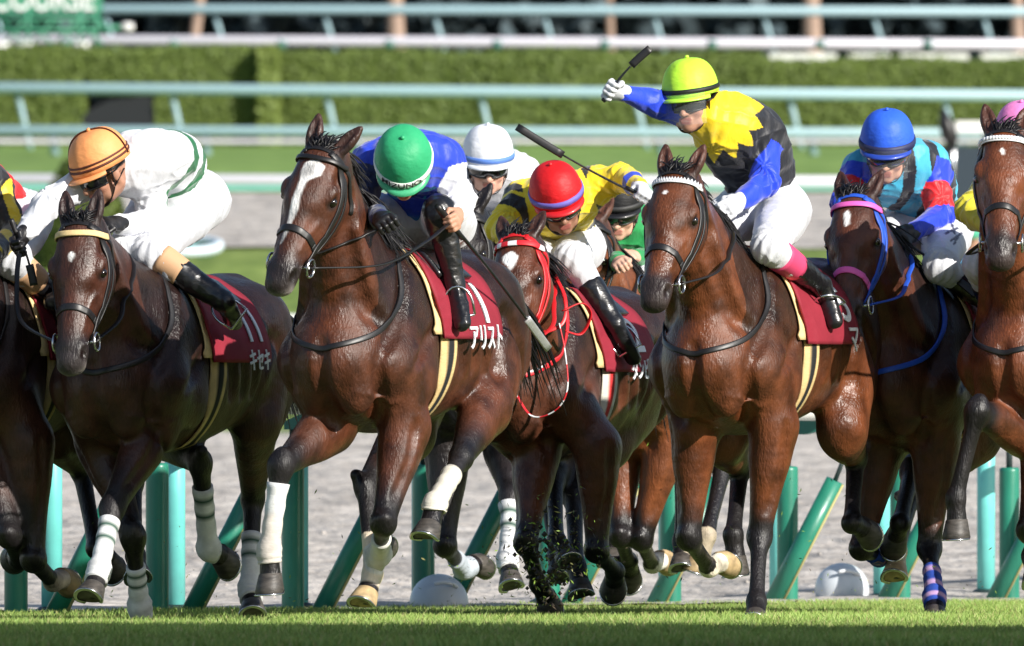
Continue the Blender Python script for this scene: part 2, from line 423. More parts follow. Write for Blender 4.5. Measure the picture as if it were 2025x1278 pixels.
turf_m = tmat('turf', [(.3, (.08, .12, .035)), (.5, (.13, .18, .05)), (.7, (.19, .24, .08))], 40, (1, .15, 1), bumps=((30, .6, .03),), scale2=1.3)
sand_m = tmat('track_sand', [(.30, (.34, .30, .265)), (.5, (.49, .445, .40)), (.72, (.58, .535, .49))], 7, (1, .30, 1), 8, bumps=((5, .9, .10), (26, .5, .03)), scale2=1.5, amt2=.24)
grass2_m = tmat('far_grass', [(.3, (.11, .17, .03)), (.55, (.19, .26, .055)), (.75, (.28, .35, .09))], 3, (1, .2, 1), scale2=.35)
grass3_m = tmat('back_lawn', [(.3, (.14, .235, .05)), (.6, (.19, .295, .07)), (.8, (.23, .34, .09))], 2, (1, .2, 1), scale2=.2, amt2=.12)
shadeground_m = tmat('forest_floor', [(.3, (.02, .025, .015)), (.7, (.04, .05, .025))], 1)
edge1 = lambda x: 80.0+(x+2.15)*(.94/.342)+3.4 if x < 2.4 else 80+(4.55)*(.94/.342)+3.4+(x-2.4)*.3
def nearedge(x): return min(max(edge1(x), 76), 200)
struct(sheet('turf', turf_m, list(np.linspace(-40, 60, 12))+list(np.linspace(62, 101, 50)), 60, 60))
def esand(x): return float(np.clip(80.6+(x+2.15)*2.75*.62, 66, 100))
struct(sheet('sand_track', sand_m, np.linspace(66, 152, 180), 60, 150, jit=.017, edge=esand, lift=.030))
struct(sheet('infield_grass', grass2_m, np.linspace(150, 201, 40), 70, 40, jit=.02, lift=.02))
struct(sheet('training_track', sand_m, np.linspace(200, 242, 24), 80, 60, jit=.02, lift=.03))
struct(sheet('back_lawn', grass3_m, np.linspace(241, 330, 20), 90, 40, lift=.04))
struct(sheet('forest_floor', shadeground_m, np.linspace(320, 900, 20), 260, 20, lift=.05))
# ---- grass blades on the near turf
def blades(name, n, y0, y1, hgt, mt, seed, xl=lambda Y: .0285*Y+.55, dens=None):
    r = np.random.RandomState(seed); Y = y0+(y1-y0)*r.rand(n)**1.1; X = (r.rand(n)*2-1)*xl(Y)
    if dens is not None: k = dens(X, Y); X, Y = X[k], Y[k]; n = len(X)
    patch = vnoise(np.stack([X*1.6, Y*.5, 0*X], 1), 1.5, seed)
    Hh = hgt*(.55+.75*r.rand(n)+.35*np.clip(patch, -1, 1)); a = r.rand(n)*2*PI; w = .0028+.0022*r.rand(n); lean = (r.rand(n)*.7)*Hh; la = r.rand(n)*2*PI
    G = ground(Y)-.005; base = np.stack([X, Y, G], 1); side = np.stack([np.cos(a), np.sin(a)*.3, 0*a], 1)*w[:, None]; ld = np.stack([np.cos(la), np.sin(la), 0*la], 1)*lean[:, None]
    up = np.zeros((n, 3)); up[:, 2] = Hh
    V = np.stack([base-side, base+side, base+ld*.35+up*.6+side*.7, base+ld*.35+up*.6-side*.7, base+ld+up*(1-.15*r.rand(n))[:, None]], 1).reshape(-1, 3)
    q = np.arange(n)*5; tri = np.concatenate([np.stack([q, q+1, q+2], 1), np.stack([q, q+2, q+3], 1), np.stack([q+3, q+2, q+4], 1)])
    hue = r.rand(n); c = np.array([.18, .31, .06])*(1-hue[:, None])+np.array([.36, .47, .12])*hue[:, None]; dry = r.rand(n) < .10; c[dry] = (.45, .42, .18); c *= (.85+.25*np.clip(patch, -1, 1))[:, None]
    return struct(mesh_np(name, V, tri, mt, None, False, np.repeat(c, 5, 0)), 'stuff')
blade_m = base_mat('grass_blade', rough=.55, spec=.35, vcol=True)
b_ = blade_m.node_tree.nodes['Principled BSDF']; b_.inputs['Subsurface Weight'].default_value = 0
g_ = blades('grass', 260000, 63, 92, .048, blade_m, 5, dens=lambda X, Y: Y < [esand(x)+1.2 for x in X]); g_['label'] = 'short green turf grass under the galloping horses'
# ---- the inner rail
pad_m = base_mat('green_pad', (.018, .20, .130), rough=.38, spec=.5, coat=.1, noise=(14, 4, .80, 1.12, (1, 1, .3)), bump=[(9, 3, .35, .012, (1, 1, .35)), (90, 2, .1, .002)])
teal_m = base_mat('teal_paint', (.16, .60, .56), rough=.4, noise=(9, 3, .9, 1.08), bump=[(12, 2, .15, .005)])
paint_green = base_mat('green_paint', (.02, .13, .10), rough=.4)
rail_m = base_mat('rail_white', (.80, .80, .78), rough=.35, noise=(5, 3, .93, 1.03))
rust_m = base_mat('pad_seam', (.42, .38, .16), rough=.7)
dark_m = base_mat('dark_metal', (.02, .035, .035), rough=.45)
fence = empty('inner_rail', (F0[0], F0[1], float(ground(F0[1])))); tag(fence, 'white running rail on green padded posts right behind the horses', 'rail'); O_ = np.array(fence.location[:])
def fp(t, off, z):                                          # t metres along the rail, off towards the turf
    p = F0+FD*t+FN*off; p[2] = float(ground(p[1]))+z; return p-O_
b = MB(); b.tube([fp(t, .21, .96) for t in np.linspace(-9, 22, 90)], .060, 14); b.build('rail', rail_m, fence)
for i in range(-3, 11):
    t = i*1.70; b = MB(); c = fp(t, 0, 0); r0 = .051
    b.lathe([(r0*.96, -.15), (r0, .0), (r0, .66), (r0*.97, .675), (r0*.8, .68)], c, 22); po = b.build('padded_post', pad_m, fence)
    b = MB(); b.tube([c+np.array([0, 0, .66]), c+np.array([0, 0, .84])], .016, 10); b.build('post_rod', dark_m, po)
    br = MB(); ax = np.array([FN, FD, [0, 0, 1]])
    pr = [(-.03, .835), (.10, .835), (.30, .885), (.30, .93), (.06, .91), (-.03, .87)]; A_ = [c+FN*x+np.array([0, 0, z])+FD*.035 for x, z in pr]; B_ = [p-FD*.07 for p in A_]
    br.add(A_+B_, [tuple(range(6)), tuple(range(11, 5, -1))]+[(k, k+6, (k+1) % 6+6, (k+1) % 6) for k in range(6)]); br.build('bracket', paint_green, po, smooth=False)
    sb = fp(t+.05, .045+.02*(4-i), -.05) if i < 5 else fp(t-.12, -.07, -.05); st_ = sb+FN*.34+np.array([0, 0, .66])+FD*.05
    b = MB(); b.tube([sb, st_], .047, 20); s_ = b.build('padded_strut', pad_m, fence)
    dn = unit(st_-sb); sdv = unit(np.cross(dn, [0, 1, 0])); b = MB(); off_ = -sdv*.040*(1 if sdv[2] > 0 else -1)-np.array([0, .030, 0])
    b.tube([sb+off_, st_+off_], 1, 6, flat=(.008, .012)); b.build('seam', rust_m, s_)
    b = MB(); b.tube([st_-dn*.02, st_+dn*.16+FN*(-.02)], .012, 8); b.build('strut_rod', dark_m, s_)
sec = empty('sand_rail', (F0[0]-1.0, F0[1]+.4, float(ground(F0[1])))); tag(sec, 'pale turquoise posts of the sand track rail just behind the green padded posts', 'rail'); O2 = np.array(sec.location[:])
for i in range(-3, 11):
    u_, Y_ = 1745+205*(i-7) if i >= 6 else 1540-262*(5.9-i)*.93, 92.2+1.62*(i-7)
    p = P3(u_, 1000, Y_); p[2] = float(ground(Y_)); p -= O2; b = MB(); b.lathe([(.046, -.05), (.046, .80), (.03, .82)], p, 18); po = b.build('post', teal_m, sec)
    b = MB(); b.lathe([(.10, -.02), (.085, .03), (.05, .05)], p, 14); b.build('foot', dark_m, po)
for u_, v_, Y_, lb in ((1665, 1178, 91.5, 'grey-white plastic dome lying on the turf edge between two green posts at the right'), (868, 1205, 84.6, 'grey-white plastic dome half hidden behind a dark green post')):
    p = P3(u_, v_, Y_); o = empty('ground_dome', p); tag(o, lb, 'dome'); b = MB(); R_ = .135
    b.lathe([(R_*math.cos(a), R_*math.sin(a)*.98+.03) for a in np.linspace(-.6, 1.5, 14)], (0, 0, 0), 28); b.build('shell', base_mat('dome_plastic', (.62, .66, .70), .35, noise=(6, 3, .9, 1.05)), o)
    b = MB(); b.tube([np.array([math.sin(a)*R_*.75, -math.cos(a)*R_*1.0, .03+math.cos(a-.2)*R_*.55+.02]) for a in np.linspace(-.2, .95, 10)], .010, 8); b.build('rib', base_mat('dome_rib', (.78, .80, .82), .4), o)  # pale tube paints the highlight stripe on the shell
b = MB(); rg = random.Random(3)
for k in range(170):                                        # clods and footprints' crumbs on the sand
    Y_ = rg.uniform(84, 150); x = rg.uniform(-.031, .031)*Y_
    if Y_ < esand(x)+.3: continue
    s_ = rg.uniform(.005, .018)*(1+Y_/150); c = np.array([x, Y_, float(ground(Y_))+.016])
    b.add([c+np.array([s_*rg.uniform(.6, 1.6), 0, 0]), c+np.array([0, s_, 0]), c+np.array([-s_*rg.uniform(.6, 1.6), 0, 0]), c+np.array([0, -s_, 0]), c+np.array([0, 0, s_*.9])], [(0, 1, 4), (1, 2, 4), (2, 3, 4), (3, 0, 4)])
tag(struct(b.build('sand_clods', sand_m, None, False), 'stuff'), 'crumbs and clods lying on the pale sand track')
# ---- far rails
blue_m = base_mat('far_rail_paint', (.31, .46, .51), rough=.45); lilac_m = base_mat('far_rail_white', (.62, .60, .68), rough=.4); tealp = base_mat('far_teal', (.16, .48, .45), rough=.5)
clampm = base_mat('clamp_green', (.05, .16, .13), .5)
def rail_between(name, label, Y, v0, v1, r, mt, u0=-900, u1=2900, lower=None, posts=(), group=None):
    """straight rail across the view at distance Y with its posts"""
    a, c = P3(u0, v0-(v1-v0)*.4, Y), P3(u1, v1+(v1-v0)*.4, Y); o = empty(name, (0, Y, float(ground(Y)))); tag(o, label, 'rail', group); O = np.array(o.location[:])
    b = MB(); b.tube([a-O, (a+c)/2-O, c-O], r, 12); b.build('rail', mt, o)
    if lower: b = MB(); b.box((a+c)/2-O+np.array([0, -.03, -lower[0]]), (c[0]-a[0], .05, lower[1])); b.build('lower_board', lower[2], o, False)
    for (us, top, bot, lean, rr, m2, nm) in posts:
        for u_ in us:
            o_ = -.06 if nm == 'clamp' else .12; t_ = P3(u_, top, Y+o_); b_ = P3(u_+lean, bot, Y+o_); b = MB(); b.tube([t_-O, b_-O], rr, 10); b.build(nm, m2, o)
    return o
rail_between('rail_fence', 'white rail of the infield grass seen in the gap between two horses', 165, 636, 640, .075, rail_m, posts=[(range(-700, 2900, 310), 650, 800, 0, .04, teal_m, 'post')])
rail_between('rail_fence', 'lilac rail over a turquoise board along the far edge of the upper sand track', 243, 356, 362, .085, lilac_m, lower=(.115, .15, tealp), posts=[(range(-800, 2900, 420), 365, 392, 0, .05, tealp, 'post')])
rail_between('rail_fence', 'turquoise rail running level with the upper edge of the clipped hedge', 288, 174, 190, .090, blue_m, posts=[(range(-880, 2900, 305), 185, 300, 26, .045, blue_m, 'slanted_post')])
rail_between('rail_fence', 'lower turquoise rail with a pale underside in front of the clipped hedge', 280, 258, 264, .075, blue_m, lower=(.14, .055, lilac_m), posts=[(range(-795, 2900, 300), 266, 308, 4, .075, blue_m, 'short_post')])
rail_between('rail_fence', 'topmost turquoise rail crossing in front of the dark trees', 332, 18, 24, .090, blue_m, posts=[(range(-878, 2900, 217), 26, 104, 22, .045, blue_m, 'slanted_post')])
rail_between('rail_fence', 'lilac white rail just above the hedge top with dark clamps', 322, 79, 89, .095, lilac_m, posts=[(range(-720, 2900, 213), 80, 97, -3, .085, clampm, 'clamp')])
o = empty('barrier', P3(1780, 122, 312)); tag(o, 'row of low white barrier boards on top of the hedge line at the upper right', 'barrier'); O = np.array(o.location[:])
for u0, u1 in ((1522, 1655), (1678, 1760), (1780, 1915), (1940, 2075), (2095, 2230)):
    a, c = P3(u0, 108, 312), P3(u1, 119, 312); b = MB(); b.box((a+c)/2-O, (c[0]-a[0], .10, a[2]-c[2]+.04)); b.build('board', rail_m, o, False)
for u_ in (1668, 1770, 1928, 2085): a = P3(u_, 116, 312.1); b = MB(); b.tube([a-O+np.array([0, 0, -.4]), a-O+np.array([0, 0, .08])], .05, 8); b.build('support', dark_m, o)
# ---- hedge
hedge_m = base_mat('hedge_leaf', rough=.6, spec=.3, vcol=True)
def leafy(name, label, boxes, n, size, seed, cat, group=None, colr=((.085, .125, .026), (.135, .185, .038)), shape='box', core=(.08, .115, .025)):
    """clipped foliage: a dark core mesh and many leaf faces over its skin"""
    r = np.random.RandomState(seed); o = empty(name, (0, boxes[0][1], float(ground(boxes[0][1])))); tag(o, label, cat, group); O = np.array(o.location[:]); Vs = []; Cs = []
    tot = sum(max(.1, (x1-x0)*(z1-z0)) for x0, y, x1, dp, z0, z1 in boxes)
    bb = MB()
    for x0, y, x1, dp, z0, z1 in boxes:
        m = int(n*(x1-x0)*(z1-z0)/tot); 
        if shape == 'box':
            bb.box(((x0+x1)/2, y+dp/2, (z0+z1)/2), (x1-x0-.06, dp-.06, z1-z0-.06))
            f = r.rand(m); X = x0+(x1-x0)*r.rand(m); Yy = y+.05*r.randn(m); Z = z0+(z1-z0)*r.rand(m); N = np.tile([0, -1., .3], (m, 1))
            top = f < .30; Z[top] = z1+.035*r.randn(top.sum()); Yy[top] = y+dp*r.rand(top.sum()); N[top] = (0, -.3, 1)
            en = (f > .93); X[en] = np.where(r.rand(en.sum()) < .5, x0, x1); Yy[en] = y+dp*r.rand(en.sum())
            Yy += .05*np.sin(X*1.7+seed)+.03*np.sin(X*4.3); Z += top*.03*np.sin(X*2.3)
        else:
            c = np.array([(x0+x1)/2, y+dp/2, z0]); R = np.array([(x1-x0)/2, dp/2, z1-z0]); d = r.randn(m, 3); d[:, 2] = np.abs(d[:, 2]); d /= np.linalg.norm(d, axis=1)[:, None]; rr = (.86+.16*r.rand(m))[:, None]
            P = c+d*R*rr; X, Yy, Z = P.T; N = d; bb.lathe([(R[0]*.88*math.cos(a), R[2]*.88*math.sin(a)) for a in np.linspace(0, 1.5, 8)], c, 16)
        P = np.stack([X, Yy, Z], 1); N = N+.42*r.randn(m, 3); N /= np.linalg.norm(N, axis=1)[:, None]; t = np.cross(N, r.randn(m, 3)); t /= np.linalg.norm(t, axis=1)[:, None]; u = np.cross(N, t); s_ = size*(.6+.8*r.rand(m))[:, None]
        Vs.append(np.stack([P-t*s_, P-u*s_*.6, P+t*s_, P+u*s_*.6], 1).reshape(-1, 3))
        k = r.rand(m)[:, None]*.7+.3*(.5+.5*vnoise(P, 1.1, seed)[:, None]); Cs.append(np.repeat(np.array(colr[0])*(1-k)+np.array(colr[1])*k, 4, 0))
    V = np.vstack(Vs)-O; q = np.arange(len(V)).reshape(-1, 4); mesh_np('leaves', V, q, hedge_m, o, False, np.vstack(Cs))
    bb.V = [v-O for v in bb.V]; bb.build('core', gmat('hedge_core_%d' % seed, core, .9), o, False); return o
def X(u, Y): return float((u-UC)/FPX*Y)
def Zv(v, Y): return CAMZ-(v-VH)/FPX*Y
HY = 300; z0h, z1h = Zv(292, HY), Zv(101, HY); z2h = Zv(108, HY)
leafy('hedge', 'long clipped hedge left of the pale gap, with a dark arched opening in it', [(X(-1200, HY), HY, X(168, HY), 1.6, z0h, z1h), (X(168, HY), HY, X(306, HY), 1.6, Zv(184, HY), z1h), (X(306, HY), HY, X(536, HY), 1.6, z0h, z1h)], 110000, .04, 3, 'hedge')
leafy('hedge', 'long clipped hedge running right behind the yellow-green helmet', [(X(552, HY), HY+.3, X(1250, HY), 1.6, z0h, z2h), (X(1250, HY), HY+.3, X(1510, HY), 1.6, z0h, Zv(113, HY)), (X(1510, HY), HY+.3, X(3000, HY), 1.6, z0h, Zv(123, HY))], 150000, .04, 4, 'hedge')
leafy('hedge', 'short upright end between the two long clipped hedges, leaves coloured paler as sunlit', [(X(512, HY), HY-.35, X(550, HY), .5, z0h, z1h)], 3000, .06, 6, 'hedge', colr=((.11, .155, .03), (.175, .225, .05)), core=(.10, .14, .035))  # paler leaf colour paints the sunlight on this end face
o = empty('service_tunnel', (X(236, HY), HY+.1, z0h)); tag(o, 'black arched block for the shade in the left hedge opening, flat right side', 'opening')
b = MB(); pts = [(X(306, HY), z0h), (X(306, HY), Zv(186, HY))]+[(X(306-150*math.sin(a), HY), Zv(250-64*math.cos(a), HY)) for a in np.linspace(0.15, PI/2, 12)]+[(X(156, HY), z0h)]
Vf = [(x-o.location[0], -.14, z-z0h) for x, z in pts]; n = len(Vf); b.add(Vf+[(x, 1.0, z) for x, _, z in Vf], [tuple(range(n))[::-1], tuple(range(n, 2*n))]+[(i, (i+1) % n, (i+1) % n+n, i+n) for i in range(n)])
b.build('opening', gmat('tunnel_black', (.012, .014, .018), .9), o, False)  # solid black block, its colour stands in for the shade inside the opening
leafy('bush', 'rounded clipped bush at the left behind the outstretched white sleeve', [(X(60, 195), 195, X(262, 195), 1.1, Zv(560, 195), Zv(306, 195))], 9000, .03, 8, 'bush', shape='dome', colr=((.05, .08, .015), (.12, .16, .03)))
# ---- pale curved rail end on the infield grass
o = empty('rail_end', P3(380, 505, 192)); tag(o, 'pale looped rail end lying on the grass behind the orange helmeted jockey', 'rail end'); b = MB()
b.tube([(.40*math.cos(a)-.12, .5*math.sin(a), .10+.07*math.sin(a)) for a in np.linspace(-2.6, 1.9, 24)], .055, 10); b.build('tube', base_mat('pale_rail', (.62, .72, .80), .4), o)
b = MB(); b.tube([(.36*math.cos(a)-.12, .45*math.sin(a), .04+.05*math.sin(a)) for a in np.linspace(-1, 1.6, 16)], .03, 8); b.build('turquoise_band', tealp, o)
# ---- sign
SGY = 304; o = empty('course_sign', (X(85, SGY), SGY, Zv(100, SGY))); tag(o, 'green lattice sign frame with big white COURSE letters, cut by the top edge', 'sign'); O = np.array(o.location[:])
sgm = base_mat('sign_green', (.055, .27, .16), .5)
b = MB(); a, c = P3(-70, -60, SGY), P3(202, 27, SGY); b.box((a+c)/2-O+np.array([0, .12, 0]), (c[0]-a[0], .10, a[2]-c[2])); pn = b.build('panel', sgm, o, False)
V, F = text_mesh('COURSE', .56, 1.0); w_ = V[:, 0].max()-V[:, 0].min(); V[:, 0] = (V[:, 0]-V[:, 0].min())/w_*(X(187, SGY)-X(-18, SGY))+X(-18, SGY)-O[0]; z_ = V[:, 1]-V[:, 1].min(); V = np.stack([V[:, 0], 0*z_+.05, z_+Zv(21, SGY)-O[2]], 1)
n = len(V); mesh_np('lettering', np.vstack([V, V+np.array([0, .03, 0])]), list(F)+[tuple(q+n for q in p[::-1]) for p in F], gmat('letter_white', (.85, .85, .85), .5), pn, False)
b = MB()
def bar(p, q_, w=.035): b.tube([P3(p[0], p[1], SGY)-O, P3(q_[0], q_[1], SGY)-O], w, 6)
for u_ in (-40, 55, 158, 190): bar((u_, 26), (u_, 92), .030)
for v_ in (38, 60): bar((-60, v_), (196, v_), .028)
for u_ in (5, 60, 108, 160): bar((u_, 40), (u_+44, 90), .020); bar((u_+44, 40), (u_, 90), .020)
bar((192, 40), (214, 66)); bar((196, 56), (240, 55), .04); b.build('frame', sgm, o)
for u_ in (2, 50, 160): b = MB(); b.lathe([(.13, -.08), (.15, 0), (.13, .08)], P3(u_, 93, SGY-.3)-O, 14); b.build('foot', rail_m, o)
b = MB(); b.lathe([(.06, -.10), (.08, 0), (.06, .10)], P3(252, 54, SGY)-O, 12, ax=[(0, 1, 0), (0, 0, 1), (1, 0, 0)]); b.build('arm_cap', rail_m, o)
# ---- dark wood behind
tr_m = base_mat('trunk', (.38, .27, .21), .85, noise=(3, 5, .7, 1.2, (1, 1, .4)), bump=[(8, 4, .5, .05, (1, 1, .3))])
r_ = random.Random(8)
for k, (u_, w_, lb) in enumerate(((-60, .16, 'tan tree trunk behind the sign frame'), (390, .12, 'slender leaning tan trunk right of the sign'), (780, .19, 'stout tan tree trunk above the pale hedge end'), (1205, .10, 'thin shaded tree trunk above the raised whip'), (1603, .20, 'stout tan tree trunk at the upper right'), (2010, .15, 'tan tree trunk in the upper right corner'), (-420, .2, 'x'), (2500, .2, 'x'))):
    if lb == 'x': continue
    Y_ = 345 if u_ != 1205 else 384; o = empty('tree', (X(u_, Y_), Y_, float(ground(Y_)))); tag(o, lb, 'tree', 'trees behind the far rails')
    b = MB(); P_ = crom([(0, 0, -.2), (.04 if u_ != 390 else -.1, 0, 1.4), (.02 if u_ != 390 else .1, 0, 3.2), (.3, 0, 6), (.1, .3, 9)], 6); b.tube(P_, list(np.linspace(w_*1.1, w_*.45, len(P_))), 14); tk = b.build('trunk', tr_m, o)
    for q_ in range(5):
        a = r_.uniform(0, 6.28); h_ = r_.uniform(4.5, 8); b = MB(); b.tube(crom([(.15, 0, h_), (math.cos(a)*1.2, math.sin(a)*1.2, h_+.9), (math.cos(a)*2.6, math.sin(a)*2.6, h_+1.4)], 5), [.07]*5+[.05]*3+[.03]*3, 7); b.build('limb', tr_m, tk)
    rs = np.random.RandomState(k); m = 2600; cl = rs.randn(16, 3)*np.array([2.0, 1.6, 1.1])+np.array([0, 0, 8.4]); P = cl[rs.randint(0, 16, m)]+rs.randn(m, 3)*.75
    N = rs.randn(m, 3); N /= np.linalg.norm(N, axis=1)[:, None]; t = np.cross(N, rs.randn(m, 3)); t /= np.linalg.norm(t, axis=1)[:, None]; u = np.cross(N, t); s_ = .22
    V = np.stack([P-t*s_, P-u*s_*.6, P+t*s_, P+u*s_*.6], 1).reshape(-1, 3); mesh_np('crown', V, np.arange(4*m).reshape(-1, 4), hedge_m, o, False, np.repeat(np.array([.03, .05, .015])*(1+.8*rs.rand(m)[:, None]), 4, 0))
rs = np.random.RandomState(77); m = 90000; P = np.stack([rs.uniform(-28, 28, m), 395+rs.rand(m)*14, 0*rs.rand(m)], 1); P[:, 2] = 3.6+rs.rand(m)*9.5
P[:, 1] += .8*np.sin(P[:, 0]*.45)+.5*np.sin(P[:, 2]*.9+P[:, 0]*.3)
N = rs.randn(m, 3); N /= np.linalg.norm(N, axis=1)[:, None]; t = np.cross(N, rs.randn(m, 3)); t /= np.linalg.norm(t, axis=1)[:, None]; u = np.cross(N, t); s_ = (.25+.2*rs.rand(m))[:, None]
V = np.stack([P-t*s_, P-u*s_*.7, P+t*s_, P+u*s_*.7], 1).reshape(-1, 3)
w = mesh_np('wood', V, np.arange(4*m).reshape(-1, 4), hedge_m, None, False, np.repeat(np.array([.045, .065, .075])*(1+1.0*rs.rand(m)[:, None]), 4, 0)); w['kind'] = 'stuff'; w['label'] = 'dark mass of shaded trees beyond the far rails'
# roof of leaves above the view, added to keep the wood in shade
m = 5000; P = np.stack([rs.uniform(-34, 34, m), 345+rs.rand(m)*56, 11.5+rs.rand(m)*3.5], 1); P[:, 2] += 1.0*np.sin(P[:, 0]*.6)
N = rs.randn(m, 3); N /= np.linalg.norm(N, axis=1)[:, None]; t = np.cross(N, rs.randn(m, 3)); t /= np.linalg.norm(t, axis=1)[:, None]; u = np.cross(N, t); s_ = (.4+.3*rs.rand(m))[:, None]
V = np.stack([P-t*s_, P-u*s_*.8, P+t*s_, P+u*s_*.8], 1).reshape(-1, 3)
w = mesh_np('shade_canopy', V, np.arange(4*m).reshape(-1, 4), hedge_m, None, False, np.repeat(np.array([.03, .05, .015])*(1+.8*rs.rand(m)[:, None]), 4, 0)); w['kind'] = 'stuff'; w['label'] = 'unseen leaf canopy added to shade the wood beyond the far rails'
# ---- small cart and a bystander on the infield, far right
CY = 215; o = empty('utility_cart', (X(1925, CY), CY, float(ground(CY)))); tag(o, 'blurred utility cart with a white roof behind the right-hand horse', 'cart'); O = np.array(o.location[:])
b = MB(); a, c = P3(1890, 240, CY), P3(2080, 262, CY); b.box((a+c)/2-O+np.array([0, .5, 0]), (c[0]-a[0], 1.2, a[2]-c[2])); b.build('roof', rail_m, o, False)
for u_ in (1888, 1948, 2070): b = MB(); b.tube([P3(u_, 255, CY)-O, P3(u_-8, 420, CY)-O], .028, 8); b.build('pillar', M['steel'], o)
b = MB(); a, c = P3(1862, 290, CY+.4), P3(2090, 460, CY+.4); b.box((a+c)/2-O, (c[0]-a[0], .8, a[2]-c[2])); b.build('cab', gmat('cart_dark', (.03, .045, .06), .3), o, False)
b = MB(); b.lathe([(.02, -.28), (.09, -.12), (.10, .05), (.03, .2)], P3(1876, 262, CY-.1)-O, 12, ax=[(1, 0, 0), (0, 1, 0), (.25, 0, -1)]); b.build('mirror', M['strap'], o)
for u_ in (1880, 2060): b = MB(); b.lathe([(.14, -.07), (.2, -.05), (.2, .05), (.14, .07)], P3(u_, 455, CY)-O, 16, ax=[(0, 0, 1), (1, 0, 0), (0, 1, 0)]); b.build('wheel', M['strap'], o)
def bystander():
    Y_ = 170; hp_ = P3(1922, 476, Y_); o = empty('person', (hp_[0], Y_, float(ground(Y_)))); tag(o, 'distant bystander in a green cap and light blue shirt, seen between the two right-hand horses', 'person')
    O = np.array(o.location[:]); h = hp_-O; fd = Field((-.45, -.35, -.05), (.45, .35, h[2]+.25), .014); nk = h-np.array([0, 0, .13]); pv = np.array([h[0], 0, h[2]*.56])
    fd.ell(h, (.075, .09, .11), .02); fd.seg(h, nk, .05, .055, .02); fd.chain([pv, (pv+nk)/2, nk-np.array([0, 0, .08])], [.12, .12, .13], .03, side=np.array([1., 0, 0]), asp=[1.3, 1.3, 1.5])
    for s_ in (1, -1):
        fd.chain([nk+np.array([s_*.18, 0, -.08]), nk+np.array([s_*.24, .02, -.36]), nk+np.array([s_*.2, -.08, -.60])], [.055, .045, .035], .03); fd.chain([pv+np.array([s_*.09, 0, -.05]), np.array([s_*.1, -.02, .5]), np.array([s_*.1, 0, .06])], [.10, .07, .045], .04); fd.seg((s_*.1, 0, .05), (s_*.1, -.15, .04), .045, .04, .02)
    V, F = fd.mesh(); C = np.tile(SKIN_B, (len(V), 1)); C[V[:, 2] < nk[2]] = (.12, .32, .55); C[V[:, 2] < pv[2]] = (.03, .03, .05); mesh_np('body', V, F, M['skin'], o, True, C)
    b = MB(); b.lathe([(.088, .02), (.09, .07), (.06, .12), (.01, .135)], h, 16); b.box(h+np.array([0, -.11, .03]), (.12, .10, .012)); b.build('cap', gmat('cap_green', (.06, .35, .22), .7), o)
SKIN_B = (.45, .25, .18)
bystander()
# ---- grandstand roof behind the camera side: its shadow lies on the nearest turf
GS = empty('grandstand', (62, 18, 0)); tag(GS, 'grandstand beside the camera, out of the picture, shading the nearest grass', 'grandstand')
conc = gmat('concrete', (.42, .41, .39), .85)
GO = np.array([62, 18, 0.])
b = MB(); b.box(np.array([32, 35.2, 12.3])-GO, (46, 40, .6)); b.build('roof', conc, GS, False)
for x in (14, 24, 34, 44): b = MB(); b.tube([np.array([x, 40, 0])-GO, np.array([x, 40, 12])-GO], .3, 10); b.build('column', conc, GS)
for k in range(8): b = MB(); b.box(np.array([34, 44-2.2*k, .25+.5*k])-GO, (38, 2.2, .5+k*.0)); b.build('terrace', conc, GS, False)
# ------------------------------------------------------------------ horse
class Horse:
    def __init__(s, key, u0, Y0, theta=20, dz=0.0, h=.009):
        s.key = key; s.th = math.radians(theta); s.s = math.sin(s.th); s.c = math.cos(s.th); s.Y0 = Y0
        s.X0 = (u0-UC)/FPX*Y0; s.Z0 = float(ground(Y0)); s.dz = dz; s.h = h
    def pt(s, u, v, x):
        """local point seen at photo pixel (u, v) whose fore-aft coordinate is x"""
        k = (u-UC)/FPX
        y = (k*s.Y0-k*x*s.c-s.X0+x*s.s)/(s.c+k*s.s)
        Y = s.Y0-x*s.c-y*s.s
        return np.array([x, y, CAMZ-(v-VH)/FPX*Y-s.Z0])
    def child(s, par, u, v, L, sign):
        best = None; xs = np.linspace(par[0]-L if sign < 0 else par[0]-.12*L, par[0]+L if sign > 0 else par[0]+.12*L, 120)
        P = [s.pt(u, v, x) for x in xs]; e = [abs(np.linalg.norm(p-par)-L) for p in P]
        return P[int(np.argmin(e))]
    def world(s, p):
        p = np.asarray(p, float)
        return np.array([s.X0-p[0]*s.s+p[1]*s.c, s.Y0-p[0]*s.c-p[1]*s.s, s.Z0+p[2]])
    def local(s, w):
        w = np.asarray(w, float)-np.array([s.X0, s.Y0, s.Z0])
        return np.array([-w[0]*s.s-w[1]*s.c, w[0]*s.c-w[1]*s.s, w[2]])
    def ldir(s, w):
        return np.array([-w[0]*s.s-w[1]*s.c, w[0]*s.c-w[1]*s.s, w[2]])
DARK = np.array([.011, .009, .010]); WHITE = np.array([.78, .76, .74])
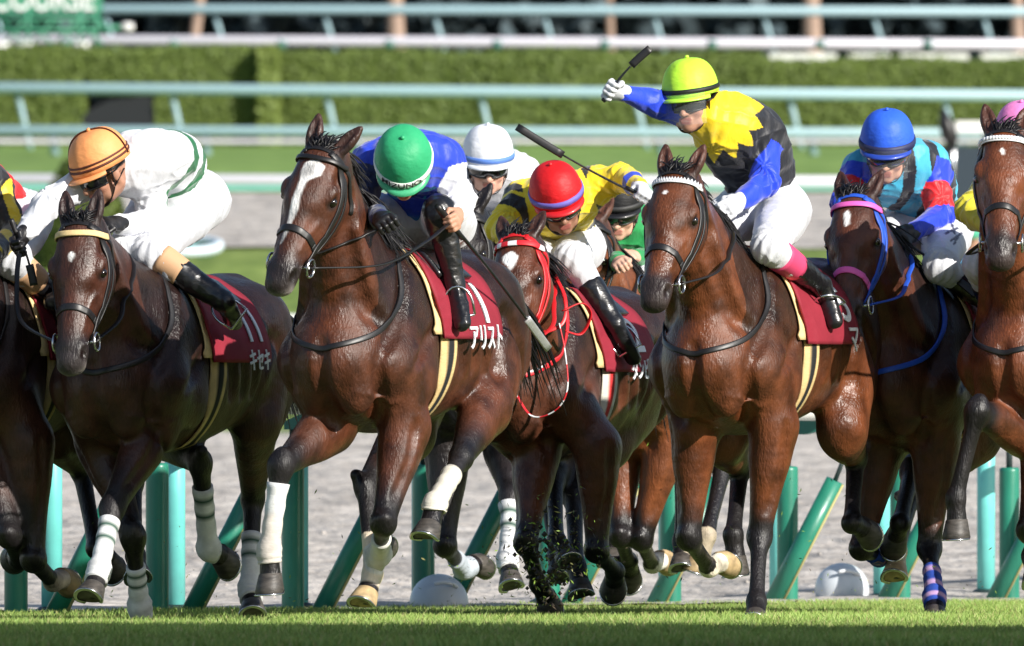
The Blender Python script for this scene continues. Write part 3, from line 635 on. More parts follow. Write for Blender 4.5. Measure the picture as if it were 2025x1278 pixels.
def build_horse(H, coat, head, legs, label, blaze=None, ears=None, tack='strap', brow='plain', socks=(), hoofs=None, muzzle_pale=0,
                dark_top=1.15, leg_dark=None, bandages=(), girth=((.72, .52, .24), (.012, .012, .014)), cloth=None, mane_dir=1, mane_len=1.0, neckstrap='strap', rein_mat='strap', group='racehorses galloping along the rail', noseband=None):
    root = empty('racehorse', (H.X0, H.Y0, H.Z0)); 
    f = np.array([-H.s, -H.c, 0]); l = np.array([H.c, -H.s, 0])
    root.rotation_euler = (0, 0, math.atan2(f[1], f[0]))
    tag(root, label, 'horse', group); H.root = root
    dz = H.dz
    T = np.array([(.80, 1.12, .10, .11), (.74, 1.12, .19, .19), (.62, 1.14, .235, .28), (.46, 1.17, .255, .345), (.26, 1.18, .275, .355), (.02, 1.18, .298, .33),
                  (-.22, 1.20, .300, .305), (-.42, 1.24, .285, .285), (-.60, 1.26, .265, .275), (-.76, 1.25, .225, .235), (-.88, 1.23, .13, .14)])
    T[:, 1] += dz
    # head frame
    Pp = H.pt(*head['poll']); L = .60
    M2 = head['muzzle']; Mz = H.child(Pp, M2[0], M2[1], L, 1)
    e1 = unit(Mz-Pp); F = H.ldir(np.array(head['face'], float)); e3 = unit(F-e1*np.dot(F, e1)); e2 = np.cross(e3, e1)
    H.P, H.e = Pp, (e1, e2, e3)
    hp = lambda t, sd, n: Pp+e1*t+e2*sd+e3*n
    H.hp = hp
    # legs
    J = {}
    for kx, a in legs.items():
        fore = kx[1] == 'F'; sg = 1 if kx[0] == 'L' else -1
        if len(a[0]) == 3: e = H.pt(*a[0])
        lens = (.43, .33, .165) if fore else (.47, .41, .165)
        if len(a[0]) == 4: e = np.array(a[0][1:], float)
        js = [e]
        for q, Lq in zip(a[1:], lens):
            if len(q) == 4: js.append(np.array(q[1:], float))
            else: js.append(H.child(js[-1], q[0], q[1], Lq, q[2]))
        J[kx] = js
    H.J = J
    allp = np.vstack([np.array(v) for v in J.values()]+[Pp, Mz, Pp-e1*.22, [[-1.0, -.42, 0], [.95, .42, 1.75+dz]]])
    lo = allp.min(0)-.14; hi = allp.max(0)+.14; lo[2] = min(lo[2], -.05)
    fd = Field(lo, hi, H.h); H.f = fd
    # torso
    Q = crom(T, 4); sg_ = []
    for i in range(len(Q)-1):
        a = np.array([Q[i, 0], 0, Q[i, 1]]); b = np.array([Q[i+1, 0], 0, Q[i+1, 1]]); t = unit(b-a); sd = np.array([0, 1., 0])
        sg_.append((a, b, sd, np.cross(t, sd), (Q[i, 2], Q[i, 3]), (Q[i+1, 2], Q[i+1, 3])))
    fd.segs(sg_, 0)
    Z = lambda x, y, z: np.array([x, y, z+dz])
    fd.seg(Z(.50, 0, 1.50), Z(.12, 0, 1.475), .075, .07, .10)                 # withers
    fd.seg(Z(-.15, 0, 1.46), Z(-.62, 0, 1.475), .07, .08, .10)
    for sg in (1, -1):
        fd.seg(Z(.44, sg*.13, 1.42), Z(.64, sg*.19, 1.10), .10, .115, .05, asp=.75)     # shoulder blade
        fd.ell(Z(.42, sg*.205, 1.06), (.155, .085, .135), .035)                          # triceps
        fd.ell(Z(.77, sg*.088, 1.03), (.085, .085, .135), .028)                          # pectorals
        fd.ell(Z(.68, sg*.17, 1.10), (.105, .085, .11), .04)                             # point of shoulder
        fd.ell(Z(-.52, sg*.13, 1.37), (.27, .145, .15), .06)                             # croup
        fd.ell(Z(-.80, sg*.12, 1.22), (.11, .105, .16), .05)
    for kx, js in J.items():
        sg = 1 if kx[0] == 'L' else -1
        e, k, ft, hf = js
        lat = np.array([0, 1., 0])
        if kx[1] == 'F':
            sh = Z(.60, sg*.18, 1.12)
            fd.chain([sh, (sh+e)/2+np.array([-.02, 0, 0]), e], [.14, .13, .115], .05, asp=[.8, .8, .8])
            d = unit(k-e)
            fd.chain([e-d*.02, e+(k-e)*.25, e+(k-e)*.55, e+(k-e)*.82, k], [.118, .104, .078, .060, .052], .03, asp=[.85, .85, .85, .88, .95])
            fd.ell(e+(k-e)*.22+np.array([.03, sg*.03, 0]), (.05, .045, .12), .03, A=frame_z(d))
            A = frame_z(unit(ft-k)); fd.ell(k, (.046, .050, .082), .02, A=A)
            fd.chain([k, k+(ft-k)*.25, k+(ft-k)*.7, ft], [.048, .037, .034, .038], .02, asp=[1, .95, .95, 1])
            c2 = k+(ft-k)*.5; bk = unit(np.cross(unit(ft-k), lat)); bk = bk if np.dot(bk, hf-ft) < 0 else -bk
            fd.seg(k+(ft-k)*.12+bk*.018, ft+bk*.01, .021, .021, .012)
        else:
            hip = Z(-.62, sg*.14, 1.24)
            fd.chain([hip, (hip+e)/2, e], [.185, .17, .125], .06, asp=[.72, .75, .8])
            bt = Z(-.80, sg*.13, 1.12); md = e+(k-e)*.35+np.array([-.05, 0, .02])
            fd.chain([bt, (bt+md)/2, md], [.12, .105, .06], .06, asp=[.8, .8, .8])
            d = unit(k-e)
            fd.chain([e, e+(k-e)*.3, e+(k-e)*.65, e+(k-e)*.9, k], [.130, .112, .080, .060, .056], .04, asp=[.75, .75, .8, .85, .85])
            A = frame_z(unit(ft-k)); fd.ell(k, (.045, .046, .065), .02, A=A)
            fw = unit((e-k)*.5+(ft-k)*.5); fd.seg(k-fw*.015, k-fw*.055+unit(k-ft)*.035, .034, .026, .02)     # point of hock
            fd.chain([k, k+(ft-k)*.25, k+(ft-k)*.7, ft], [.050, .039, .035, .039], .02, asp=[.8, .95, .95, 1])
            bk = -fw
            fd.seg(k+(ft-k)*.15+bk*.016, ft+bk*.01, .021, .021, .012)
        fd.ell(ft, (.042, .042, .044), .015)
        fd.seg(ft, ft+(hf-ft)*.62, .036, .045, .02)
    # neck
    base = Z(.50, 0, 1.27); end = Pp-e3*.10+e1*.045; mid = (base+end)/2+np.array([.02, 0, .03])
    Nk = crom(np.column_stack([[base-np.array([.1, 0, 0]), base+(mid-base)*.5, mid, mid+(end-mid)*.55, end], [.31, .255, .205, .160, .125], [.70, .66, .60, .60, .66]]), 5)
    side0 = np.array([0, 1., 0]); out = []
    for i in range(len(Nk)-1):
        a, b = Nk[i, :3], Nk[i+1, :3]; t = unit(b-a); w = i/(len(Nk)-1)
        sd = side0*(1-w)+e2*w; sd = unit(sd-t*np.dot(sd, t)); out.append((a, b, sd, np.cross(t, sd), (Nk[i, 3]*Nk[i, 4], Nk[i, 3]), (Nk[i+1, 3]*Nk[i+1, 4], Nk[i+1, 3])))
    fd.segs(out, .09); H.neck = Nk
    # throat and windpipe line, neck muscles
    for sg in (1, -1):
        fd.chain([Z(.60, sg*.13, 1.20), (Z(.60, sg*.12, 1.22)+end)/2+e2*sg*.03+np.array([.04, 0, -.02]), end+e2*sg*.04], [.07, .06, .045], .05)
    # head
    hs = [(0.00, .045, -.135, .070), (.07, .060, -.190, .086), (.15, .062, -.225, .094), (.22, .058, -.225, .092), (.30, .048, -.175, .074), (.38, .040, -.125, .058), (.46, .034, -.098, .050), (.53, .028, -.094, .052), (.585, .010, -.088, .048)]
    out = []; hsn = crom(np.array(hs)*np.array([1, 1, 1, 1.28]), 3)
    for i in range(len(hsn)-1):
        t0, n0, b0, w0 = hsn[i]; t1, n1, b1, w1 = hsn[i+1]
        out.append((hp(t0, 0, (n0+b0)/2), hp(t1, 0, (n1+b1)/2), e2, e3, (w0, (n0-b0)/2), (w1, (n1-b1)/2)))
    fd.segs(out, .03)
    fd.seg(hp(.03, 0, .010), hp(.24, 0, .020), .052, .048, .03, side=e2, asp=1.55)                # forehead
    fd.seg(hp(.22, 0, .022), hp(.52, 0, .008), .034, .026, .025, side=e2, asp=1.3)               # nasal bone
    for sg in (1, -1):
        fd.ell(hp(.165, sg*.078, -.125), (.098, .038, .098), .025, A=(e1, e2, e3))                  # jowl
        fd.seg(hp(.20, sg*.088, -.022), hp(.34, sg*.052, -.050), .020, .010, .018)                  # facial crest
        fd.ell(hp(.172, sg*.098, .010), (.045, .026, .022), .02, A=(e1, e2, e3))                    # brow
        fd.ell(hp(.20, sg*.124, -.012), (.028, .020, .022), .010, A=(e1, e2, e3), carve=True)
        fd.ell(hp(.535, sg*.040, -.012), (.048, .030, .034), .018, A=(e1, e2, e3))                  # nostril wing
        fd.ell(hp(.558, sg*.070, -.006), (.031, .024, .021), .008, A=(unit(e1+.5*e3), e2, e3), carve=True)
        fd.ell(hp(.09, sg*.098, -.005), (.045, .012, .022), .02, A=(e1, e2, e3), carve=True)         # hollow above eye
        fd.seg(hp(.44, sg*.052, -.072), hp(.585, sg*.040, -.056), .007, .006, .006, carve=True)      # mouth line
    fd.ell(hp(.575, 0, -.020), (.040, .046, .040), .022, A=(e1, e2, e3))                           # upper lip
    fd.ell(hp(.555, 0, -.088), (.042, .034, .026), .015, A=(e1, e2, e3))                           # chin
    def groove(pts, rad=.010, off=.004, k=.03, ridge=False):
        Q_ = crom(np.array(pts, float), 5); S_, N_ = fd.snap(Q_, off if not ridge else -.4*rad)
        for a_, b_ in zip(S_[:-1], S_[1:]): fd.seg(a_, b_, rad, rad, k, carve=not ridge)
    H.groove = groove
    for sg in (1, -1):
        Y = lambda x, y, z: Z(x, sg*y, z)
        groove([Y(.50, .15, 1.50), Y(.62, .22, 1.32), Y(.76, .19, 1.14)], .012, .006, .045)
        groove([Y(.30, .24, 1.38), Y(.26, .28, 1.18), Y(.28, .27, .98)], .012, .006, .05)
        groove([Y(.36, .27, 1.24), Y(.48, .27, 1.16), Y(.62, .26, 1.10)], .010, .005, .035)
        groove([Y(.76, .17, 1.10), Y(.72, .17, .98), Y(.62, .13, .88)], .012, .005, .04)
        groove([Y(.70, .12, 1.26), (Y(.70, .12, 1.26)+end+e2*sg*.06)/2+np.array([.03, 0, 0]), end+e2*sg*.06+e1*.05], .013, .006, .05)
        groove([Y(-.46, .28, 1.28), Y(-.60, .27, 1.10), Y(-.66, .22, .97)], .012, .006, .05)
        groove([Y(-.28, .28, 1.02), Y(-.30, .30, 1.18), Y(-.40, .29, 1.30)], .012, .008, .06)
        for q_ in range(3): groove([Y(.10-q_*.12, .29, 1.20), Y(.06-q_*.12, .30, 1.06)], .006, .007, .05)
        groove([hp(.27, sg*.075, -.05), hp(.36, sg*.06, -.09), hp(.44, sg*.05, -.05)], .006, 0, .012, True)
        groove([hp(.29, sg*.075, -.02), hp(.38, sg*.055, .0), hp(.45, sg*.045, .0)], .0055, 0, .012, True)
        groove([Y(.80, .10, 1.00), Y(.74, .16, .96), Y(.60, .20, .98)], .007, 0, .014, True)
        e_ = J[('L' if sg > 0 else 'R')+'F']; gm = e_[0]*.6+e_[1]*.4
        groove([e_[0]+np.array([.06, sg*.06, .02]), gm+np.array([.04, sg*.05, 0]), e_[0]*.25+e_[1]*.75+np.array([.03, sg*.02, 0])], .008, .004, .03)
    groove([Z(.92, 0, 1.20), Z(.88, 0, 1.02), Z(.76, 0, .86)], .016, .004, .04)
    # ears
    ed = ears or ((-.80, .25, -.1), (-.80, -.25, -.1))
    H.earp = []
    for sg, q in zip((1, -1), ed):
        b = hp(.005, sg*.052, .005); d = unit(e1*q[0]+e2*q[1]+e3*q[2]); fwd = unit(e3-d*np.dot(e3, d)); sd = np.cross(d, fwd)
        tip = b+d*.165; H.earp.append((b, tip, fwd))
        fd.chain([b, b+d*.05+fwd*.003, b+d*.10+fwd*.002, b+d*.145, tip], [.018, .026, .026, .016, .005], .014, side=sd, asp=[1.25, 1.35, 1.3, 1.1, 1])
        fd.chain([b+d*.035+fwd*.026, b+d*.09+fwd*.025, b+d*.15+fwd*.018], [-.001, -.001, -.001], 0) if False else None
        Q2 = [b+d*.045+fwd*.028, b+d*.135+fwd*.016]
        fd.seg(Q2[0], Q2[1], .015, .009, .008, side=sd, asp=1.2, carve=True)
    V, Fc = fd.mesh(); V = Field.relax(V, Fc, 3)
    # colours
    coat = np.asarray(coat, float); C = np.tile(coat, (len(V), 1))
    n1 = vnoise(V, 4, 3); C *= (1+.16*n1)[:, None]
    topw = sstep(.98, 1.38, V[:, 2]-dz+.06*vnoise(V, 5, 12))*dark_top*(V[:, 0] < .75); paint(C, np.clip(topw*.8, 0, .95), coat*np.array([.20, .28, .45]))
    neck_w = sstep(.0, .12, -((V-Pp)@e3))*0
    for kx, js in J.items():
        e, k, ft, hf = js; st = (leg_dark or .35) if kx[1] == 'F' else max(.45, leg_dark or 0)
        mid = e+(k-e)*st
        d, t = seg_dist(V, mid, k+(k-mid)*.1); w = sstep(.14, .10, d)*sstep(0.05, .75, t+.12*vnoise(V, 14, 9)); paint(C, w*.96, DARK)
        d, t = seg_dist(V, k, ft); w = sstep(.10, .07, d); paint(C, w, DARK)
        d, t = seg_dist(V, ft, hf); w = sstep(.10, .08, d); paint(C, w, DARK)
    t = (V-Pp)@e1; sd = (V-Pp)@e2; n = (V-Pp)@e3
    inh = (np.abs(sd) < .16) & (n > -.28) & (n < .12) & (t > -.04) & (t < .72)
    paint(C, inh*sstep(.42, .53, t+.02*vnoise(V, 20, 5))*.93, np.array([.020, .017, .018]))
    paint(C, inh*sstep(.05, .10, np.abs(sd))*sstep(.06, .0, t)*.5, DARK)
    for sg in (1, -1):
        d = np.linalg.norm((V-hp(.20, sg*.095, -.012))*1, axis=1); paint(C, sstep(.045, .025, d)*.8, DARK)
        d = np.linalg.norm(V-hp(.557, sg*.060, -.006), axis=1); paint(C, sstep(.026, .017, d)*.9, np.array([.006, .002, .002]))
    d = np.min([seg_dist(V, a, b)[0] for a, b, _ in H.earp], 0); paint(C, sstep(.06, .04, d)*.5, DARK*2)
    if muzzle_pale: paint(C, inh*sstep(.56, .60, t)*sstep(.0, -.06, n)*muzzle_pale, np.array([.45, .40, .38]))
    if blaze:
        bz = np.array(blaze); tt = t+.010*vnoise(V, 60, 2); cen = np.interp(tt, bz[:, 0], bz[:, 1]); hw = np.interp(tt, bz[:, 0], bz[:, 2], left=0, right=0)
        w = inh*(n > -.03)*sstep(.006, -.004, np.abs(sd-cen+.004*vnoise(V, 70, 6))-hw)*(tt > bz[0, 0])*(tt < bz[-1, 0]); paint(C, w, WHITE)
    for kx, a, b, colr in socks:
        e, k, ft, hf = J[kx]; pa = k+(ft-k)*a; d, tq = seg_dist(V, pa, ft); w = sstep(.085, .07, d)*((tq > .02) if a > 0 else 1)
        d2, tq2 = seg_dist(V, ft, hf); w = np.maximum(w, sstep(.085, .07, d2)*(tq2 < b)*(tq2 > 0 if a < 1 else tq2 > .15)); paint(C, w, np.asarray(colr))
    dk, tk = seg_dist(V, Z(.45, 0, 1.60), Pp-e1*.02); paint(C, sstep(.06, .03, dk)*.9, DARK)
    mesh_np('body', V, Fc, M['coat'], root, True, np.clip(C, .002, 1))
    # eyes
    for sg in (1, -1):
        b = MB(); b.lathe([(.0005, .021), (.011, .018), (.0175, .0105), (.021, 0), (.0175, -.010), (.0005, -.021)], hp(.20, sg*.104, -.012), 14, ax=(e1, e3, e2)); b.build('eye', M['eye'], root)
    # hooves
    for kx, js in J.items():
        e, k, ft, hf = js; ax = unit(hf-ft); pal = hoofs and kx in hoofs
        fwd = unit((ft-k)); lat = np.array([0, 1., 0]); lat = unit(lat-ax*np.dot(lat, ax)); fr = np.cross(ax, lat)
        if np.dot(fr, (k-ft)) > 0 and abs(np.dot(ax, unit(k-ft))) < .96: fr = fr
        ref = np.array([1., 0, 0]) if ax[2] < -.2 else np.array([0, 0, -1.]) if ax[0] < 0 else np.array([0, 0, 1.])
        if np.dot(fr, ref) < 0: fr = -fr; lat = -lat
        c0 = ft+ax*.088; b = MB(); prof = [(.040, 0, 0), (.0455, .004, 0), (.047, .012, .004), (.053, .045, .012), (.059, .078, .02), (.055, .084, .02), (.03, .080, .016)]
        Vh = []; n_ = 22
        for r, hh, sh in prof:
            for q in range(n_):
                a = 2*PI*q/n_; cy = math.cos(a); hk = hh*(1 if cy > 0 else 1-.38*abs(cy))
                Vh.append(c0+ax*hk+fr*(cy*r*1.08+sh)+lat*math.sin(a)*r)
        Fh = [(i*n_+q, i*n_+(q+1) % n_, (i+1)*n_+(q+1) % n_, (i+1)*n_+q) for i in range(len(prof)-1) for q in range(n_)]+[tuple(range(n_)), tuple((len(prof)-1)*n_+q for q in range(n_))]
        b.add(Vh, Fh); ho = b.build('hoof', M['hoof_pale'] if pal else M['hoof_dark'], root)
        b = MB(); arc = [c0+ax*.087*(1 if math.cos(a) > 0 else 1-.36*abs(math.cos(a)))+fr*(math.cos(a)*.056*1.08+.021)+lat*math.sin(a)*.053 for a in np.linspace(-2.5, 2.5, 18)]
        b.tube(arc, 1, 6, flat=(.016, .007), normals=[ax]*18); b.build('horseshoe', M['steel'], ho)
    # mane, forelock, tail
    b = MB(); rnd = random.Random(hash(H.key) % 99)
    crest = []
    for i in np.linspace(2, len(Nk)-1, 80):
        j = int(min(i, len(Nk)-2)); p = Nk[j, :3]+(Nk[j+1, :3]-Nk[j, :3])*(i-j); tdir = unit(Nk[j+1, :3]-Nk[j, :3]); upn = np.cross(tdir, side0); upn = upn if upn[2] > 0 else -upn
        if i > len(Nk)-5: upn = unit(upn*.6+e3*.3-e1*.5)
        crest.append((p, tdir, unit(upn)))
    O = np.array([c[0] for c in crest]); D = np.array([c[2] for c in crest]); S_ = fd.shoot(O, D, -.006, .45)
    for i, (p, tdir, upn) in enumerate(crest):
        for q in range(12):
            o = S_[i]+side0*rnd.uniform(-.012, .012)+tdir*rnd.uniform(-.01, .01)
            ln = rnd.uniform(.10, .24)*(mane_len)*(.45 if i > 60 else 1); sdv = mane_dir*rnd.uniform(.2, 1.3)
            v0 = unit(upn*rnd.uniform(.15, .8)+side0*sdv*.6-tdir*rnd.uniform(.3, 1.1)); pts = [o]
            for kk in range(5):
                v0 = unit(v0+np.array([-.14, mane_dir*.16, -.42])+.15*np.array([rnd.uniform(-1, 1) for _ in range(3)])); pts.append(pts[-1]+v0*ln/5)
            b.tube(pts, [.0048, .005, .0045, .004, .003, .0008], 3, cap=False)
    b.build('mane', M['hair'], root, True)
    b = MB()
    for q in range(120):
        o = hp(rnd.uniform(-.025, .02), rnd.uniform(-.035, .035), .045+rnd.uniform(-.01, .01)); v0 = unit(e3*.45-e1*rnd.uniform(.2, .8)+e2*rnd.uniform(-.6, .6)); pts = [o]; ln = rnd.uniform(.04, .10)
        for kk in range(5):
            v0 = unit(v0+np.array([-.42, .0, -.12])+.25*np.array([rnd.uniform(-1, 1) for _ in range(3)])); pts.append(pts[-1]+v0*ln/5)
        b.tube(pts, [.0045, .0045, .004, .0035, .0025, .0008], 3, cap=False)
    b.build('forelock', M['hair'], root, True)
    b = MB()
    for q in range(110):
        o = Z(-.90, rnd.uniform(-.03, .03), 1.40+rnd.uniform(-.03, .02)); v0 = unit(np.array([-1, rnd.uniform(-.12, .12), rnd.uniform(-.1, .35)])); pts = [o]; ln = rnd.uniform(.45, .8)
        for kk in range(8):
            v0 = unit(v0+np.array([-.02, rnd.uniform(-.1, .1), -.20])); pts.append(pts[-1]+v0*ln/8)
        b.tube(pts, [.010, .011, .011, .010, .009, .007, .005, .003, .001], 3, cap=False)
    b.build('tail', M['hair'], root, True)
    # bandages
    for kx, a0, a1, cols in bandages:
        e, k, ft, hf = J[kx]; n_ = 26; pts = []; rr = []; bb = MB()
        path = crom([k+(ft-k)*a0, k+(ft-k)*.5*(a0+1), ft, ft+(hf-ft)*min(.55, max(.0, a1-1)+.12)], 6) if a1 > 1 else np.array([k+(ft-k)*x for x in np.linspace(a0, a1, 14)])
        Vb = []; Cb = []; tot = len(path); Tn = np.gradient(path, axis=0)
        for i, p in enumerate(path):
            t_ = unit(Tn[i]); sd_ = unit(side0-t_*np.dot(side0, t_)); nn = np.cross(t_, sd_)
            ang = np.arange(n_)*2*PI/n_; Dd = np.outer(np.cos(ang), sd_)+np.outer(np.sin(ang), nn); R = fd.shoot(np.tile(p, (n_, 1)), Dd, .007+.002*math.sin(i*1.9), .085)
            r_ = np.linalg.norm(R-p, axis=1); R = p+Dd*np.clip(r_, .034, .066)[:, None]
            Vb.append(R); Cb.append(np.tile(cols(i/(tot-1)), (n_, 1)))
        Vb = np.vstack(Vb); Fb = [(i*n_+q, i*n_+(q+1) % n_, (i+1)*n_+(q+1) % n_, (i+1)*n_+q) for i in range(tot-1) for q in range(n_)]+[tuple(range(n_))[::-1], tuple((tot-1)*n_+q for q in range(n_))]
        mesh_np('leg_bandage', Vb, Fb, M['bandage'], root, True, np.vstack(Cb))
    # shells round the barrel
    ctr = lambda x: np.array([x, 0, 1.23+dz])
    def shell(name, xf, ph0, ph1, off, mt, nx=10, nph=40, colf=None, thick=.006, parent=root):
        V = []; C_ = []
        for layer in (0, 1):
            O = []; D = []
            for i in range(nx+1):
                for j in range(nph+1):
                    ph = ph0+(ph1-ph0)*j/nph; x = xf(i/nx, ph); O.append(ctr(x)); D.append([0, math.sin(ph), math.cos(ph)])
                    if colf: C_.append(colf(i/nx, j/nph))
            V.append(fd.shoot(O, D, off-(thick if layer else 0), .47 if name != 'girth' else .395))
        V = np.vstack(V); m = (nx+1)*(nph+1); F_ = []
        for i in range(nx):
            for j in range(nph):
                a, b_, c_, d_ = i*(nph+1)+j, i*(nph+1)+j+1, (i+1)*(nph+1)+j+1, (i+1)*(nph+1)+j; F_ += [(a, b_, c_, d_), (d_+m, c_+m, b_+m, a+m)]
        for i in range(nx):
            for j in (0, nph):
                a, d_ = i*(nph+1)+j, (i+1)*(nph+1)+j; F_.append((a, d_, d_+m, a+m) if j == 0 else (a+m, d_+m, d_, a))
        for j in range(nph):
            for i in (0, nx):
                a, b_ = i*(nph+1)+j, i*(nph+1)+j+1; F_.append((a, a+m, b_+m, b_) if i == 0 else (b_, b_+m, a+m, a))
        return mesh_np(name, V, F_, mt, parent, True, np.array(C_) if colf else None)
    H.shell = shell
    g0, g1 = [np.array(q) for q in girth]
    shell('girth', lambda a, ph: .17+.085*a+.04*max(0, math.cos(ph)), math.radians(62), math.radians(298), .010, M['bandage'], 9, 50, colf=lambda a, p: g1 if .32 < a < .68 else g0)
    shell('saddle_pad', lambda a, ph: -.26+.62*a, -1.60, 1.60, .014, M['cream'], 12, 44)
    cl = shell('number_cloth', lambda a, ph: -.28+.595*a-.015*math.sin(ph*5)*a, -1.66, 1.66, .024, M['cloth_red'], 16, 60)
    H.cloth = cl
    if cloth:
        for txt, xc, z0_, size, squash in cloth: surface_text(H, txt, xc, z0_, size, squash, cl)
    shell('saddle', lambda a, ph: -.16+.36*a, -.80, .80, .042, M['leather'], 8, 24, thick=.02)
    # bridle
    br = M[tack] if tack in M else M['strap']; nb = M[noseband] if noseband else br
    b = MB(); snap = fd.snap
    def strap(path, w, mt=None, tk=.005, off=.003, bb=None, n=6, close=False):
        P_ = crom(path, n); P_, N_ = snap(P_, off)
        for _ in range(5):
            P_[1:-1] = P_[1:-1]*.4+(P_[:-2]+P_[2:])*.3; N_[1:-1] = N_[1:-1]*.4+(N_[:-2]+N_[2:])*.3
        dd_ = fd.at(P_); G_ = fd.grad(P_); lo_ = dd_ < off*.8; P_[lo_] += G_[lo_]*(off*.8-dd_[lo_])[:, None]
        (bb or b).tube(P_, 1, 8, flat=(w, tk), normals=N_)
    def ring(t_, tilt, rn0, rn1, wd_, w, bb=None):
        A_ = [hp(t_+tilt*math.sin(a), wd_*math.cos(a), (rn0+rn1)/2+(rn0-rn1)/2*math.sin(a)) for a in np.linspace(0, 2*PI, 13)]; strap(A_, w, bb=bb, n=4)
    bitp = [hp(.475, sg*.080, -.070) for sg in (1, -1)]; H.bit = bitp
    for sg, bp in zip((1, -1), bitp):
        strap([hp(.015, sg*.05, .05), hp(.05, sg*.09, .0), hp(.14, sg*.11, -.05), hp(.28, sg*.09, -.075), hp(.40, sg*.075, -.075), bp], .026, tk=.008)
        strap([hp(.03, sg*.06, .045), hp(.07, sg*.10, -.03), hp(.16, sg*.115, -.085), hp(.30, sg*.09, -.11), hp(.42, sg*.07, -.10)], .016, tk=.007)
        strap([hp(.02, sg*.06, .03), hp(.055, sg*.10, -.08), hp(.10, sg*.09, -.17), hp(.125, sg*.02, -.235)], .020, tk=.007)
    strap([hp(.012, .06, .04), hp(-.005, .02, .075), hp(-.005, -.02, .075), hp(.012, -.06, .04)], .024)
    bo = b.build('bridle', br, root)
    b2 = MB(); ring(.385, -.02, .05, -.14, .075, .030, bb=b2); b2.build('noseband', nb, root)
    b2 = MB(); Pb = [hp(.035, .098, -.035), hp(.045, .09, .02), hp(.052, .05, .065), hp(.054, 0, .078), hp(.052, -.05, .065), hp(.045, -.09, .02), hp(.035, -.098, -.035)]
    if brow in ('zig', 'scallop'):
        P_ = crom(Pb, 8); P_, N_ = snap(P_, .006); b2.tube(P_, 1, 8, flat=(.014, .006), normals=N_)
        Tn = np.gradient(P_, axis=0)
        for i in range(3, len(P_)-3, 2 if brow == 'zig' else 2):
            n_ = N_[i]; dr = unit(-e1+n_*np.dot(e1, n_)); tt_ = unit(Tn[i]); p = P_[i]+n_*.004
            if brow == 'zig': b2.add([p-tt_*.011, p+tt_*.011, p+dr*.022, p-tt_*.011-n_*.004, p+tt_*.011-n_*.004, p+dr*.022-n_*.004], [(0, 1, 2), (5, 4, 3), (0, 3, 4, 1), (1, 4, 5, 2), (2, 5, 3, 0)])
            else: b2.lathe([(.001, .005), (.008, .004), (.011, 0), (.008, -.003)], p+dr*.009, 10, ax=(tt_, dr, n_))
        b2.build('browband', gmat('browband_white', (.78, .78, .80), .5), root)
    else:
        strap(Pb, .020 if brow == 'plain' else .026, bb=b2, off=.009, tk=.007); b2.build('browband', M.get(brow, br), root)
    for sg, bp in zip((1, -1), bitp):
        b = MB(); b.tube([bp+e1*.0+e1*.036*math.cos(a)+e3*.036*math.sin(a)+e2*sg*.008 for a in np.linspace(0, 2*PI, 17)], .0055, 8)
        b.tube([bp+e2*sg*.004, bp-e2*sg*.055], .006, 6); b.build('bit_ring', M['steel'], root)
    # neck strap / martingale
    b = MB(); strap([Z(.44, .03, 1.60), Z(.54, .20, 1.44), Z(.68, .24, 1.28), Z(.84, .12, 1.19), Z(.90, 0, 1.16), Z(.84, -.12, 1.19), Z(.68, -.24, 1.28), Z(.54, -.20, 1.44), Z(.44, -.03, 1.60)], .024, tk=.009, off=.006)
    b.build('breast_strap', M[neckstrap] if neckstrap in M else M['strap'], root)
    H.rein_mat = M.get(rein_mat, M['strap'])
    return H
def frame_z(d):
    d = unit(d); y = np.array([0, 1., 0]); y = unit(y-d*np.dot(y, d)); x = np.cross(y, d); return np.array([x, y, d])
def surface_text(H, txt, xc, z0, size, squash, parent, offs=.031, name='lettering'):
    V, F = text_mesh(txt, size, squash)
    if not len(V): return
    dz = H.dz; f = H.f
    # arc map: walk down the flank at x = xc
    ph = np.linspace(.15, 1.85, 120); O = np.array([[xc, 0, 1.23+dz]]*120); D = np.stack([0*ph, np.sin(ph), np.cos(ph)], 1); S = f.shoot(O, D, offs, .47)
    arc = np.concatenate([[0], np.cumsum(np.linalg.norm(np.diff(S, axis=0), axis=1))]); a0 = np.interp(-(z0+dz), -S[:, 2], arc)
    pv = np.interp(a0-V[:, 1], arc, ph); x = xc-V[:, 0]
    O = np.stack([x, 0*x, 0*x+1.23+dz], 1); D = np.stack([0*pv, np.sin(pv), np.cos(pv)], 1); W = f.shoot(O, D, offs, .47)
    W2 = f.shoot(O, D, offs-.004, .47); n = len(V)
    F2 = list(F)+[tuple(q+n for q in p[::-1]) for p in F]
    mesh_np(name, np.vstack([W, W2]), F2, M['text_white'], parent, False)
